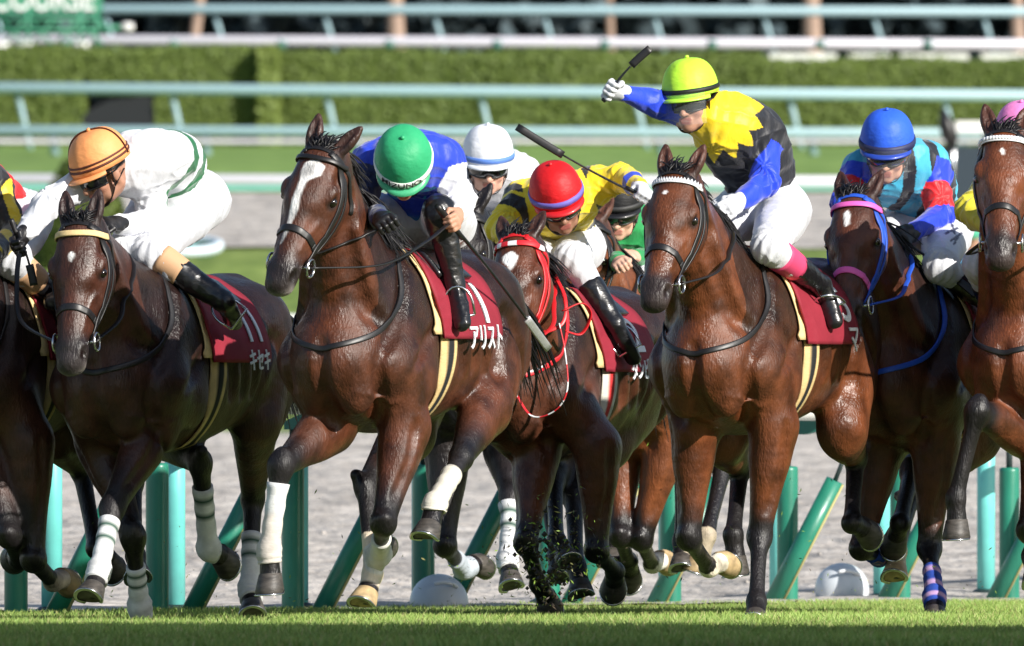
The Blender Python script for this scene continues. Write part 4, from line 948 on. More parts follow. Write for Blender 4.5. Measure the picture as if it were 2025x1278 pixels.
# ------------------------------------------------------------------ riders
SKIN = np.array([.50, .27, .18])
def build_hand(fd, wr, d, g, sgn, k=.004, fat=1.0):
    """closed hand: d forearm direction, g axis of what is held, thumb on the +g side; returns the grip centre"""
    d = unit(d); g = unit(g-d*np.dot(g, d)); n = np.cross(g, d)*sgn
    r = .0095*fat
    fd.seg(wr, wr+d*.03, .028*fat, .026*fat, .012, side=g, asp=1.15)
    fd.seg(wr+d*.03, wr+d*.085, .017*fat, .016*fat, .012, side=g, asp=2.3)
    for i, ln in enumerate((.94, 1.0, .95, .78)):
        o = wr+d*.088*(1 if i < 3 else .95)+g*(1.5-i)*.0205*fat
        p1 = o+(d*.62+n*.55)*.040*ln; p2 = p1+(n*.9-d*.35)*.027*ln; p3 = p2+(-d*.85+n*.05)*.022*ln
        fd.seg(o, p1, r*1.08, r, k); fd.seg(p1, p2, r, r*.92, k); fd.seg(p2, p3, r*.92, r*.82, k)
    t0 = wr+d*.030+g*.026; t1 = t0+(d*.55+g*.45+n*.55)*.040; t2 = t1+(d*.6+n*.4-g*.45)*.032
    fd.seg(t0, t1, r*1.5, r*1.15, k*2); fd.seg(t1, t2, r*1.12, r*.9, k)
    return wr+d*.085+n*.028
def build_rider(H, label, J, face, up, helmet, hstyle, jacket, gloves, boots_from=.42, cuff=None, shield=False, goggle=True, hands={}, smile=False,
                skin=SKIN, breeches=(.64, .65, .69), bootcol='leather', group='jockeys crouched on galloping racehorses', hb=.0055, stock=None, mark=None, hem=.30):
    Y0 = H.Y0
    W = {}
    for k, v in J.items():
        rad = 0 if (H.key == 'I' and k[:2] in ('el', 'wr')) else dict(knee=.055, ankl=.055, toeL=.05, elL=.055, elR=.055, wrL=.05, wrR=.05).get(k[:4] if k[:4] in ('knee', 'ankl') else k, 0); dY = v[2]
        leg_ = k[:4] in ('knee', 'ankl', 'toeL')
        for _ in range(16 if leg_ else 40):
            w = P3(v[0], v[1], Y0+dY)
            if not rad or H.f.at(H.local(w))[0] > rad: break
            dY -= .02
        if rad and leg_:
            for _ in range(14):
                if H.f.at(H.local(w))[0] > rad: break
                w = w+np.array([H.c, -H.s, 0])*.015*(-1 if k[-1] == 'R' else 1)
        W[k] = w
    for _ in range(12):                                       # keep the shin clear of the flank
        m_ = (W['kneeL']+W['ankleL'])/2
        if H.f.at(H.local(m_))[0] > .06: break
        for k in ('ankleL', 'kneeL'): W[k] = W[k]+(np.array([0, 0, CAMZ])-W[k])/Y0*.02
    O = W['pelvis'].copy(); root = empty('person', O); tag(root, label, 'person', group)
    for k in W: W[k] = W[k]-O
    lat = unit(np.array([H.c, -H.s, 0]))
    W['hipL'] = W['pelvis']+lat*.085; W['hipR'] = W['pelvis']-lat*.085
    def mirror(p):
        q = H.local(p+O); q[1] = -q[1]; return H.world(q)-O
    for a in ('knee', 'ankle', 'toe'):
        if a+'R' not in W: W[a+'R'] = mirror(W[a+'L'])
    hf = unit(face); hu = np.asarray(up, float); hu = unit(hu-hf*np.dot(hu, hf)); hs_ = np.cross(hu, hf)*-1; hs_ = np.cross(hf, hu)*1.0
    hc = W['rim']-hu*.040-hf*.008                                      # eye level centre of the head
    sd = unit(W['shL']-W['shR'])
    pts = list(W.values())+[hc]
    lo = np.min(pts, 0)-.20; hi = np.max(pts, 0)+.20
    kne = lambda a: (W['knee'+a])
    waist = W['pelvis']+(W['chest']-W['pelvis'])*hem
    spine = [W['pelvis'], waist, W['pelvis']+(W['chest']-W['pelvis'])*.62, W['chest']]
    if 'back' in W: spine[2] = W['back']
    def arm(fd, s_, f, ext=0):
        a, b, c = W['sh'+s_], W['el'+s_], W['wr'+s_]
        fd.chain([a, (a+b)/2, b], [.072*f+ext, .060*f+ext, .050*f+ext], .03)
        fd.chain([b, b+(c-b)*.35, c], [.050*f+ext, .048*f+ext, .033*f+ext], .02)
    # jacket
    fj = Field(lo, hi, .0052)
    fj.chain([waist-(W['chest']-waist)*.08]+spine[1:]+[W['neck']], [.104, .110, .117, .122, .076], .03, side=sd, asp=[1.30, 1.32, 1.36, 1.42, 1.2])
    for s_ in 'LR':
        fj.seg(W['chest']+(W['sh'+s_]-W['chest'])*.3, W['sh'+s_], .105, .080, .06); arm(fj, s_, 1.12)
    hd_clear = hc
    # breeches
    fb = Field(lo, hi, .0065)
    fb.chain([waist+(W['chest']-waist)*.05, W['pelvis']], [.100, .112], .03, side=sd, asp=[1.3, 1.26])
    for s_ in 'LR':
        h_, k_, a_ = W['hip'+s_], W['knee'+s_], W['ankle'+s_]; bf = boots_from
        fb.chain([h_, h_+(k_-h_)*.35, h_+(k_-h_)*.75, k_ if bf >= 0 else h_+(k_-h_)*.85], [.108, .104, .080, .066 if bf >= 0 else .074], .05)
        if bf >= 0: fb.chain([k_, k_+(a_-k_)*.2, k_+(a_-k_)*(bf+.06)], [.066, .062, .054], .03)
    # boots
    fo = Field(lo, hi, .0065)
    for s_ in 'LR':
        k_, a_, t_ = W['knee'+s_], W['ankle'+s_], W['toe'+s_]; bf = max(boots_from, 0)
        if boots_from < 0: fo.chain([W['hip'+s_]+(k_-W['hip'+s_])*.86, k_, k_+(a_-k_)*.35, a_], [.070, .066, .058, .042], .02)
        else: fo.chain([k_+(a_-k_)*bf, k_+(a_-k_)*(bf+1)/2, a_], [.060, .053, .042], .02)
        td = unit(t_-a_); dn = unit(a_-k_); fo.seg(a_+dn*.015, a_+dn*.045-td*.02, .040, .034, .02)
        fo.chain([a_+dn*.03, a_+dn*.045+td*.07, a_+dn*.045+td*.16], [.038, .036, .028], .02, side=lat, asp=[1, 1.1, 1.25])
    # body under the clothes with head, neck and hands
    fs = Field(lo, hi, hb)
    fs.chain(spine+[W['neck']], [.085, .085, .09, .095, .05], .03, side=sd, asp=[1.28, 1.28, 1.3, 1.35, 1.0])
    fs.chain([W['neck'], (W['neck']+hc)/2-hf*.01, hc-hu*.05-hf*.02], [.060, .054, .056], .02)
    for s_ in 'LR':
        fs.seg(W['chest'], W['sh'+s_], .08, .05, .05); fs.seg(W['sh'+s_], W['el'+s_], .045, .036, .01); fs.seg(W['el'+s_], W['wr'+s_], .036, .029, .01)
        fs.seg(W['hip'+s_], W['knee'+s_], .068, .045, .02); fs.seg(W['knee'+s_], W['ankle'+s_], .040, .028, .02)
        td = unit(W['toe'+s_]-W['ankle'+s_]); dn_ = unit(W['ankle'+s_]-W['knee'+s_]); fs.seg(W['ankle'+s_], W['ankle'+s_]+td*.09+dn_*.042, .026, .018, .02)
    A = (hs_, hf, hu); q = lambda x, y, z: hc+hs_*x+hf*y+hu*z
    fs.ell(q(0, -.012, .035), (.076, .098, .095), .01, A=A)
    fs.ell(q(0, .030, -.045), (.060, .062, .078), .03, A=A)                                 # face
    fs.ell(q(0, .066, -.098), (.026, .024, .022), .02, A=A)                                  # chin
    fs.seg(q(0, .088, .0), q(0, .112, -.040), .008, .0135, .012)                             # nose
    for sg in (1, -1):
        fs.ell(q(sg*.013, .100, -.042), (.009, .010, .008), .008, A=A)
        fs.ell(q(sg*.044, .062, -.035), (.024, .022, .020), .02, A=A)
        fs.ell(q(sg*.031, .093, .004), (.017, .010, .010), .008, A=A, carve=True)
        fs.ell(q(sg*.031, .082, .003), (.012, .010, .009), .003, A=A)
        fs.seg(q(sg*.012, .094, .020), q(sg*.048, .078, .020), .008, .007, .012)
        fs.ell(q(sg*.078, -.005, -.012), (.009, .018, .031), .006, A=(unit(hs_+hf*.2*sg), hf, hu))
        fs.seg(q(sg*.045, .035, -.085), q(sg*.060, -.02, -.055), .018, .02, .02)
    fs.seg(q(-.022, .085, -.066), q(.022, .085, -.066), .0085, .0085, .007); fs.seg(q(-.018, .084, -.078), q(.018, .084, -.078), .009, .009, .007)
    fs.seg(q(-.024, .097, -.072), q(.024, .097, -.072), .003, .003, .004, carve=True)
    grips = {}
    gl = {}
    for s_, sg in (('L', 1), ('R', -1)):
        d = unit(W['wr'+s_]-W['el'+s_]); g = hands.get(s_, dict()).get('axis', hs_*sg+np.array([0, 0, .7]))
        if 'dir' in hands.get(s_, {}): d = unit(hands[s_]['dir'])
        if gloves.get(s_):
            grips[s_] = build_hand(Field(W['wr'+s_]-.01, W['wr'+s_]+.01, .01), W['wr'+s_], d, np.asarray(g, float), -sg, fat=.96)
            fs.seg(W['wr'+s_], W['wr'+s_]+d*.06, .024, .012, .01)
        else: grips[s_] = build_hand(fs, W['wr'+s_], d, np.asarray(g, float), -sg, fat=.96)
        if gloves.get(s_):
            w = W['wr'+s_]; fg = Field(w-.17, w+.17, .0035)
            build_hand(fg, w, d, np.asarray(g, float), -sg, fat=1.12); fg.seg(w-d*.035, w+d*.01, .036, .032, .01)
            gl[s_] = fg
    # skin mesh
    V, F = fs.mesh(); C = np.tile(np.asarray(skin, float), (len(V), 1)); C *= (1+.08*vnoise(V, 25, 4))[:, None]
    d = np.min([seg_dist(V, q(-.02, .094, -.066), q(.02, .094, -.066))[0], seg_dist(V, q(-.016, .094, -.079), q(.016, .094, -.079))[0]], 0); paint(C, sstep(.011, .005, d)*.7, (.42, .11, .10))
    d = seg_dist(V, q(-.022, .098, -.072), q(.022, .098, -.072))[0]; paint(C, sstep(.006, .002, d)*.8, (.75, .72, .66) if smile else (.10, .02, .02))
    for sg in (1, -1):
        d = np.linalg.norm(V-q(sg*.048, .075, -.040), axis=1); paint(C, sstep(.035, .01, d)*.25, (.6, .2, .15))
        d = seg_dist(V, q(sg*.012, .100, .020), q(sg*.050, .082, .022))[0]; paint(C, sstep(.010, .006, d)*.85, (.02, .015, .012))
        d = np.linalg.norm(V-q(sg*.031, .095, .003), axis=1); paint(C, sstep(.012, .009, d)*.9, (.6, .58, .55)); paint(C, sstep(.007, .005, d), (.01, .008, .006))
    lz = (V-hc)@hu; ly = (V-hc)@hf; paint(C, ((lz > .01) & (ly < .05) | (lz > .055))*1.0*(np.linalg.norm(V-hc, axis=1) < .2), (.012, .010, .010))
    mesh_np('body', V, F, M['skin'], root, True, C)
    # clothes
    def wr(V, N, amp, f0, seed):
        w = vnoise(V*np.array([1, .8, .8]), f0, seed); w2 = vnoise(V, f0*2.1, seed+5); w3 = vnoise(V, f0*.5, seed+9)
        e = lambda q: np.exp(-np.abs(q)*5.5)
        return V+N*((e(w)-.3)*amp*(.6+.7*np.abs(w3))+(e(w2)-.3)*amp*.55)[:, None]
    V, F = fj.mesh(); N = fj.normals(V)
    def folds(V, N, piv, f, amp):
        for p, dirn in piv:
            r = V-p; dist = np.linalg.norm(r, axis=1); ax = unit(dirn); aa = np.arctan2(r@np.cross(ax, [.3, .2, 1]), r@ax)
            V = V+N*(np.sin(aa*f+dist*18)*amp*np.exp(-(dist/.16)**2)*sstep(0, .05, dist))[:, None]
        return V
    V2 = wr(V, N, .013, 11, 21); V2 = folds(V2, N, [(W['elL'], W['wrL']-W['elL']), (W['elR'], W['wrR']-W['elR']), (W['shL']*.7+W['chest']*.3, lat), (W['shR']*.7+W['chest']*.3, lat), (waist, W['chest']-waist)], 9, .005)
    C = jacket(V, W, H, sd, waist); mesh_np('jacket', V2, F, M['silk'], root, True, np.clip(C, .004, .9))
    V, F = fb.mesh(); N = fb.normals(V); V2 = wr(V, N, .0075, 10, 31)
    V2 = folds(V2, N, [(W['kneeL'], W['hipL']-W['kneeL']), (W['kneeR'], W['hipR']-W['kneeR']), (W['hipL'], lat), (W['hipR'], lat)], 11, .0042)
    C = np.tile(np.array(breeches), (len(V), 1))
    if mark:                                                     # small embroidered strokes on the hip
        for (a, b) in mark:
            pa, pb = P3(a[0], a[1], Y0)-O, P3(b[0], b[1], Y0)-O
            dd = seg_dist(V*np.array([1, 0, 1]), pa*np.array([1, 0, 1]), pb*np.array([1, 0, 1]))[0]; paint(C, sstep(.006, .004, dd)*(N[:, 1] < 0), (.03, .03, .06))
    mesh_np('breeches', V2, F, M['silk'], root, True, C)
    V, F = fo.mesh(); N = fo.normals(V); V2 = wr(V, N, .004, 22, 11)
    ks = V@np.zeros(3)
    for s_ in 'LR':
        other = 'R' if s_ == 'L' else 'L'
        dL = seg_dist(V, W['knee'+s_], W['ankle'+s_])[0]; dR = seg_dist(V, W['knee'+other], W['ankle'+other])[0]; m = dL < dR
        keep = m[F].all(1); idx = np.unique(F[keep]); mp = -np.ones(len(V), int); mp[idx] = np.arange(len(idx))
        bo = mesh_np('boot', V2[idx], mp[F[keep]], M[bootcol], root, True)
        # coloured cuff between breeches and boot
        if cuff is not None:
            k_, a_ = W['knee'+s_], W['ankle'+s_]; b0, b1, cc = cuff; n_ = 20; path = [k_+(a_-k_)*x for x in np.linspace(b0, b1, 8)]
            bb = MB(); bb.tube(path, list(np.linspace(.069, .061, 8)), 22); bb.build('boot_cuff', gmat('cuff_%s' % label[:9], cc, .6, spec=.3), root)
        # stirrup
        td = unit(W['toe'+s_]-W['ankle'+s_]); dn = unit(W['ankle'+s_]-W['knee'+s_]); c = W['ankle'+s_]+dn*.045+td*.075; b = MB()
        u_ = unit(np.cross(td, dn)); arc = [c+dn*.042+u_*.055]+[c+u_*.058*math.cos(a)-dn*(.01+.075*math.sin(a)) for a in np.linspace(0, PI, 10)]+[c+dn*.042-u_*.055, c+dn*.042+u_*.055]
        b.tube(arc, .0055, 6); b.build('stirrup', M['steel'], root)
        if 'X' not in W:
            top = (W['hip'+s_]*.3+W['knee'+s_]*.7)-np.array([0, 0, .03]); b = MB(); b.tube(crom([top, (top+c-dn*.08)/2+lat*(.03 if s_ == 'L' else -.03), c-dn*.08], 6), 1, 8, flat=(.02, .004)); b.build('stirrup_leather', M['strap'], root)
    for s_, fg in gl.items():
        V, F = fg.mesh(); mesh_np('glove', V, F, gloves[s_], root, True)
    # helmet
    rc = W['rim']; R_s, R_f, Ht = .118, .136, .150
    def hpnt(a, t, o=0):
        """a angle from front, t 0 rim .. 1 top"""
        ph = t*PI/2; rr = max(math.cos(ph), 0)**.72; hz = math.sin(ph)**.95*Ht
        seam = 1-.016*(abs(math.cos(a*3+PI/2))**22)
        drop = -.008*math.cos(a)*(1-t)
        return rc+hs_*math.sin(a)*(R_s*rr*seam+o*rr)+hf*(math.cos(a)*(R_f*rr*seam+o*rr)-.01)+hu*(hz+drop+o*t-.004)
    na, ntt = 48, 14; V = []; 
    for t in np.linspace(0, .985, ntt):
        for i in range(na): V.append(hpnt(2*PI*i/na, t))
    V.append(rc+hu*(Ht)-hf*.01)
    nv = len(V)
    for i in range(na): p = hpnt(2*PI*i/na, 0); V.append(p+(rc-p)*.10-hu*.002)
    for i in range(na): p = hpnt(2*PI*i/na, .5); V.append(p+(rc-p)*.12)
    F = [(r_*na+i, r_*na+(i+1) % na, (r_+1)*na+(i+1) % na, (r_+1)*na+i) for r_ in range(ntt-1) for i in range(na)]+[((ntt-1)*na+i, (ntt-1)*na+(i+1) % na, nv-1) for i in range(na)]
    F += [(i, nv+i, nv+(i+1) % na, (i+1) % na) for i in range(na)]+[(nv+i, nv+na+i, nv+na+(i+1) % na, nv+(i+1) % na) for i in range(na)]
    me = mesh_np('helmet', V, F, base_mat('helmet_cover', helmet, .55, spec=.32, bump=[(16, 4, .6, .010, (1, 1, 1.6)), (60, 2, .15, .002)], noise=(7, 3, .90, 1.06)), root)
    b = MB()                                                      # peak
    Vp = []; 
    for j, (o, dn_) in enumerate(((0, 0), (.016, -.004), (.030, -.012), (.028, -.017), (0, -.008))):
        for i in range(25):
            a = -1.15+2.3*i/24; fall = math.cos(a*1.3)
            p = hpnt(a, 0); n_ = unit(hs_*math.sin(a)*R_s+hf*math.cos(a)*R_f); Vp.append(p+n_*o*max(fall, .0)+hu*dn_)
    b.add(Vp, [(j*25+i, j*25+i+1, (j+1)*25+i+1, (j+1)*25+i) for j in range(4) for i in range(24)])
    b.build('peak', base_mat('helmet_peak', helmet if hstyle.get('peak') is None else hstyle['peak'], .42, coat=.2), me)
    b = MB(); lv = hstyle.get('level', .10); hw = hstyle.get('w', .016)
    for t0, t1, colr in hstyle['bands']:
        Vb = []
        for t in (t0, (t0+t1)/2, t1):
            for i in range(na): Vb.append(hpnt(2*PI*i/na, t, .0035 if t != (t0+t1)/2 else .0055))
        for t in (t1, t0):
            for i in range(na): Vb.append(hpnt(2*PI*i/na, t, -.002))
        b.add(Vb, [(r_*na+i, r_*na+(i+1) % na, ((r_+1) % 5)*na+(i+1) % na, ((r_+1) % 5)*na+i) for r_ in range(5) for i in range(na)], colr)
    if hstyle.get('upband'):                                       # narrow elastic running up over the crown
        a0 = hstyle['upband']
        b.tube([hpnt(a0, t, .004) for t in np.linspace(.05, .98, 14)]+[hpnt(a0+PI, t, .004) for t in np.linspace(.98, .05, 14)], 1, 6, col=hstyle['bands'][0][2], flat=(.010, .004))
    b.build('helmet_band', gmat2('band_cloth', vcol=True), me, vcol=True)
    b = MB(); b.lathe([(.001, .009), (.007, .007), (.0095, .001), (.009, -.003)], rc+hu*(Ht+.0)-hf*.01, 12, ax=(hs_, hf, hu)); b.build('button', base_mat('helmet_button', helmet, .45), me)
    # goggles
    if goggle:
        Vg = []; n_ = 22
        for j, (z, ex) in enumerate(((.024, .004), (.018, .016), (-.004, .019), (-.030, .014), (-.036, .004))):
            for i in range(n_):
                a = -1.25+2.5*i/(n_-1); zz = z*(1-.25*abs(math.sin(a))**3)+(.006 if z < 0 else 0)*(math.exp(-(a/.18)**2))
                Vg.append(q(math.sin(a)*(.083+ex*.4), math.cos(a)*(.086+ex)+.016, zz+.004))
        b = MB(); b.add(Vg, [(j*n_+i, (j+1)*n_+i, (j+1)*n_+i+1, j*n_+i+1) for j in range(4) for i in range(n_-1)])
        g_ = b.build('goggles', M['goggle'], root)
        b = MB()
        for a0, zz in ((1, .024), (1, -.036)):
            b.tube([q(math.sin(a)*.086, math.cos(a)*.093+.016, zz*(1-.25*abs(math.sin(a))**3)+.004) for a in np.linspace(-1.25, 1.25, 20)], .0042, 6)
        for sg in (1, -1): b.tube([q(sg*math.sin(1.25)*.086, math.cos(1.25)*.088+.016, .004), q(sg*.092, .0, .010), q(sg*.095, -.05, .03)], 1, 6, flat=(.022, .004))
        b.build('goggle_frame', hstyle.get('gmat', M['strap']), g_)
    b = MB()
    for sg in (1, -1):
        b.tube(crom([q(sg*.090, .015, .02), q(sg*.080, .020, -.05), q(sg*.045, .048, -.108), q(0, .055, -.122)], 5), 1, 6, flat=(.018, .004))
        b.tube(crom([q(sg*.088, -.045, .0), q(sg*.080, .020, -.05)], 5), 1, 6, flat=(.014, .004))
    b.build('chin_strap', M['strap'], root)
    if shield:
        Vg = []; n_ = 20
        for j, z in enumerate((.045, .0, -.045, -.085)):
            for i in range(n_):
                a = -.95+1.9*i/(n_-1); Vg.append(q(math.sin(a)*.118, math.cos(a)*.135+.005+.01*j/3, z-.0*abs(a)))
        b = MB(); b.add(Vg, [(j*n_+i, (j+1)*n_+i, (j+1)*n_+i+1, j*n_+i+1) for j in range(3) for i in range(n_-1)])
        b.build('face_shield', mat('clear_shield', (.6, .65, .7), .05, alpha=.09), root)
    H.rider = dict(root=root, W=W, O=O, grips={k: v+O for k, v in grips.items()}, hpnt=hpnt, hu=hu, helmet=me, q=q)
    # reins
    for s_, bp in (('L', H.bit[0]), ('R', H.bit[1])):
        a = H.world(bp); g = H.rider['grips'][s_] if s_ not in H.__dict__.get('rein_to', {}) else H.rein_to[s_]
        if isinstance(g, str): g = H.rider['grips'][g]
        sgn = 1 if s_ == 'L' else -1
        m1 = a+(g-a)*.35+np.array(H.world([0, sgn*.10, -.05]))-H.world([0, 0, 0]); m2 = a+(g-a)*.72+np.array(H.world([0, sgn*.06, -.03]))-H.world([0, 0, 0])
        pl = [H.local(x) for x in crom([a, m1, m2, g], 8)]
        P_ = np.array(pl); dd = H.f.at(P_); G_ = H.f.grad(P_); inb = dd < .012; P_[inb] += G_[inb]*(.012-dd[inb])[:, None]
        b = MB(); b.tube(P_, 1, 8, flat=(.021, .008)); b.build('rein', H.rein_mat, H.root)
    return H.rider
def gmat2(name, **k):
    if name not in M: M[name] = base_mat(name, rough=.6, **k)
    return M[name]
def whip(label, a, b, r=.0065, flap=.22, col=None, flapmat=None, grip=.22):
    a = np.asarray(a, float); b = np.asarray(b, float); o = empty('riding_whip', a); tag(o, label, 'riding whip', 'whips carried by the jockeys')
    L = np.linalg.norm(b-a); d = (b-a)/L; m = MB(); sag = np.cross(d, [0, 1, 0])
    pts = [d*L*t+sag*.012*math.sin(PI*t) for t in np.linspace(0, 1-flap, 12)]
    m.tube(pts, list(np.linspace(r*1.1, r*.7, 12)), 8); m.build('shaft', M['leather'], o)
    m = MB(); m.tube([d*L*t for t in np.linspace(-.06, grip*.8, 8)], [r*1.6, r*1.9, r*1.8, r*1.7, r*1.6, r*1.5, r*1.4, r*1.3], 10); m.build('handle', M['strap'], o)
    m = MB(); m.tube([d*L*t+sag*.012*math.sin(PI*t) for t in np.linspace(1-flap-.02, 1, 8)], 1, 8, flat=(.034, .012), normals=[np.array([0, -1., .2])]*8); m.build('flap', flapmat or M['strap'], o)
    return o
def axis_px(p, q_, Y, dY=0):
    return P3(q_[0], q_[1], Y+dY)-P3(p[0], p[1], Y)
M['boot_navy'] = M['leather']
M['cream'] = M['cream']
M['steel_tape'] = base_mat('silver_tape', (.55, .55, .56), rough=.35, metal=.6, bump=[(60, 3, .5, .003)])
M['tack_red'] = base_mat('red_strap', (.62, .015, .02), rough=.4, spec=.5)
M['tack_pink'] = base_mat('pink_strap', (.80, .13, .50), rough=.5)
M['tack_blue'] = base_mat('blue_strap', (.02, .09, .55), rough=.5)
m_ = base_mat('red_white_tape', (.7, .02, .03), rough=.5); t_ = m_.node_tree; N_ = t_.nodes
tc_ = N_.new('ShaderNodeTexCoord'); w_ = N_.new('ShaderNodeTexWave'); w_.inputs['Scale'].default_value = 7; w_.wave_type = 'BANDS'; w_.bands_direction = 'DIAGONAL'
r_ = N_.new('ShaderNodeValToRGB'); r_.color_ramp.interpolation = 'CONSTANT'; r_.color_ramp.elements[0].color = (.66, .02, .03, 1); r_.color_ramp.elements[1].color = (.8, .8, .8, 1); r_.color_ramp.elements[1].position = .55
t_.links.new(tc_.outputs['Object'], w_.inputs[0]); t_.links.new(w_.outputs[1], r_.inputs[0]); t_.links.new(r_.outputs[0], N_['Principled BSDF'].inputs['Base Color'])
M['tack_redwhite'] = m_
# ------------------------------------------------------------------ jersey patterns
def arms(V, W):
    """nearest-limb data: (arm distance, side +1 left, t along whole arm 0..2, torso distance, t torso)"""
    best = np.full(len(V), 9.); T = np.zeros(len(V)); S = np.zeros(len(V))
    for s_, sg in (('L', 1), ('R', -1)):
        for a, b, o in (('sh', 'el', 0), ('el', 'wr', 1)):
            d, t = seg_dist(V, W[a+s_], W[b+s_]); d = d-(.06 if o == 0 else .045); m = d < best; best[m] = d[m]; T[m] = (o+t)[m]; S[m] = sg
    td, tt = seg_dist(V, W['pelvis'], W['chest'])
    return best, S, T, td-.14, tt
def cols(*h): return [np.array(lin(x)) for x in h]
def j_plain(c, cuff=None):
    def f(V, W, H, sd, waist): return np.tile(np.array(c, float), (len(V), 1))
    return f
def j_white_hoops(V, W, H, sd, waist):
    C = np.tile(np.array([.72, .73, .77]), (len(V), 1)); a, S, T, td, tt = arms(V, W)
    w = td < a+.02; g = np.array(lin('#0b6b3a'))*.9; t2 = (V-W['pelvis'])@(W['chest']-W['pelvis'])/np.dot(W['chest']-W['pelvis'], W['chest']-W['pelvis'])
    t2 = t2+.05*np.sin((V@sd)*9)
    C[w & (t2 > .36) & (t2 < .50)] = g; C[w & (t2 > .62) & (t2 < .76)] = g
    return C
def j_blue(V, W, H, sd, waist):
    b, lb, wh = np.array([.012, .045, .52]), np.array([.03, .36, .62]), np.array([.72, .73, .77])
    C = np.tile(b, (len(V), 1)); a, S, T, td, tt = arms(V, W); n = vnoise(V, 22, 8)
    C[n > .42] = lb*1.0; paint(C, sstep(.45, .25, tt+.06*n)*(td < a), lb)
    m = (a < td+.01) & (T > .25); C[m] = wh; C[m & (S < 0)] = (.012, .018, .08); return C
def j_yellow_black(V, W, H, sd, waist):
    y, k, b = np.array([.82, .62, .015]), np.array([.012, .012, .014]), np.array([.02, .06, .55])
    C = np.tile(y, (len(V), 1)); a, S, T, td, tt = arms(V, W)
    ar = a < td; tor = ~ar
    x = (V@sd); t2 = tt+.10*np.abs(((x*9) % 1)-.5)
    C[tor & (t2 > .40) & (t2 < .62)] = k; C[tor & (t2 < .14)] = k
    C[ar & (T > .30) & (T < .62) & (S < 0)] = k; C[ar & (T > .02) & (T < .22)] = k
    C[ar & (T > 1.62) & (T < 1.80)] = b; return C
def j_star(V, W, H, sd, waist):
    y, k, b = np.array([.84, .60, .012]), np.array([.009, .010, .016]), np.array([.010, .050, .68])
    C = np.tile(k, (len(V), 1)); a, S, T, td, tt = arms(V, W)
    rel = V-W['neck']; an = np.arctan2(rel[:, 2], rel[:, 0]); R_ = np.linalg.norm(rel*np.array([1, .55, 1]), axis=1)
    C[R_ < .155+.055*(1-np.abs(((an*2.3+.2) % 1)*2-1))] = y
    C[(a < td) & (T > .16+.16*np.abs(((np.arctan2(V[:, 1], V[:, 2])*1.3) % 1)*2-1))] = b
    return C
def j_stripes(V, W, H, sd, waist):
    lb, k, b, r = np.array([.06, .42, .62]), np.array([.010, .012, .02]), np.array([.012, .045, .62]), np.array([.72, .015, .02])
    C = np.tile(lb, (len(V), 1)); a, S, T, td, tt = arms(V, W); x = (V-W['chest'])@sd
    C[((x*7.4+.25) % 1) < .42] = k
    m = (a < td+.015) & (T > .12); C[m] = b; C[m & (T > .50) & (T < .95)] = r; return C
def j_redblack(V, W, H, sd, waist):
    r, k, y = np.array([.70, .012, .012]), np.array([.012, .011, .012]), np.array([.80, .58, .03])
    C = np.tile(k, (len(V), 1)); a, S, T, td, tt = arms(V, W)
    C[(td < a) & (tt < .8)] = r; ar = a < td; C[ar & (T < .12)] = r
    ang = np.arctan2(V[:, 1], V[:, 0]); st = ((V@unit(W['wrL']-W['shL'])*0+(V@np.array([.9, .3, .2]))*9) % 1) < .45
    C[ar & st & (T > .12)] = y; return C
WHITEC = (.64, .65, .69)
def stripes2(w, s_, a=(.08, .16, .24, .32)):
    w = np.array(w); s_ = np.array(s_); return lambda t: s_ if (a[0] < t < a[1] or a[2] < t < a[3]) else w
GREEN = (.01, .075, .045)
HS = {}
ONLY = None
def want(k): return ONLY is None or k in ONLY
G0 = 'racehorses galloping along the rail'
# --- A : cut off by the left edge
if want('A'):
    H = HS['A'] = Horse('A', 24, 75.9, 20, -.11, .010)
    build_horse(H, (.055, .020, .012), dict(poll=(-125, 450, 1.12), muzzle=(-150, 735), face=(-.3, -.9, .15)),
      dict(LF=[(58, 880, .52), (66, 1108, 1), (105, 1150, -1), (134, 1142, -1)], RF=[(-25, 880, .5), (18, 1060, 1), (38, 1108, -1), (28, 1095, -1)],
           RH=[(115, 850, -.35), (160, 925, -1), (190, 1085, 1), (226, 1120, -1)], LH=[(200, 850, -.4), (262, 950, -1), (268, 1100, 1), (275, 1150, 1)]),
      'dark bay racehorse cut off by the left edge, only body and legs showing', hoofs=('LF',),
      socks=[('LF', .8, .9, (.55, .45, .36))], mane_dir=-1)
    build_rider(H, 'jockey in red, black and yellow at the left edge, head out of the picture',
      dict(pelvis=(15, 430, .10), chest=(-80, 355, -.28), back=(-50, 385, -.1), neck=(-95, 345, -.38), rim=(-100, 345, -.50), shL=(-22, 372, -.22), shR=(-105, 345, -.35),
           elL=(34, 462, -.30), wrL=(-12, 500, -.48), elR=(-190, 420, -.5), wrR=(-235, 475, -.65), kneeL=(8, 515, -.20), ankleL=(140, 612, .05), toeL=(160, 665, -.05)),
      (-.75, -.55, -.45), (-.35, -.25, .9), (.55, .55, .56), dict(bands=[(.10, .2, (.02, .02, .02))]), j_redblack, {'L': M['strap'], 'R': M['strap']}, boots_from=.30, cuff=(.12, .42, (.60, .36, .20)))
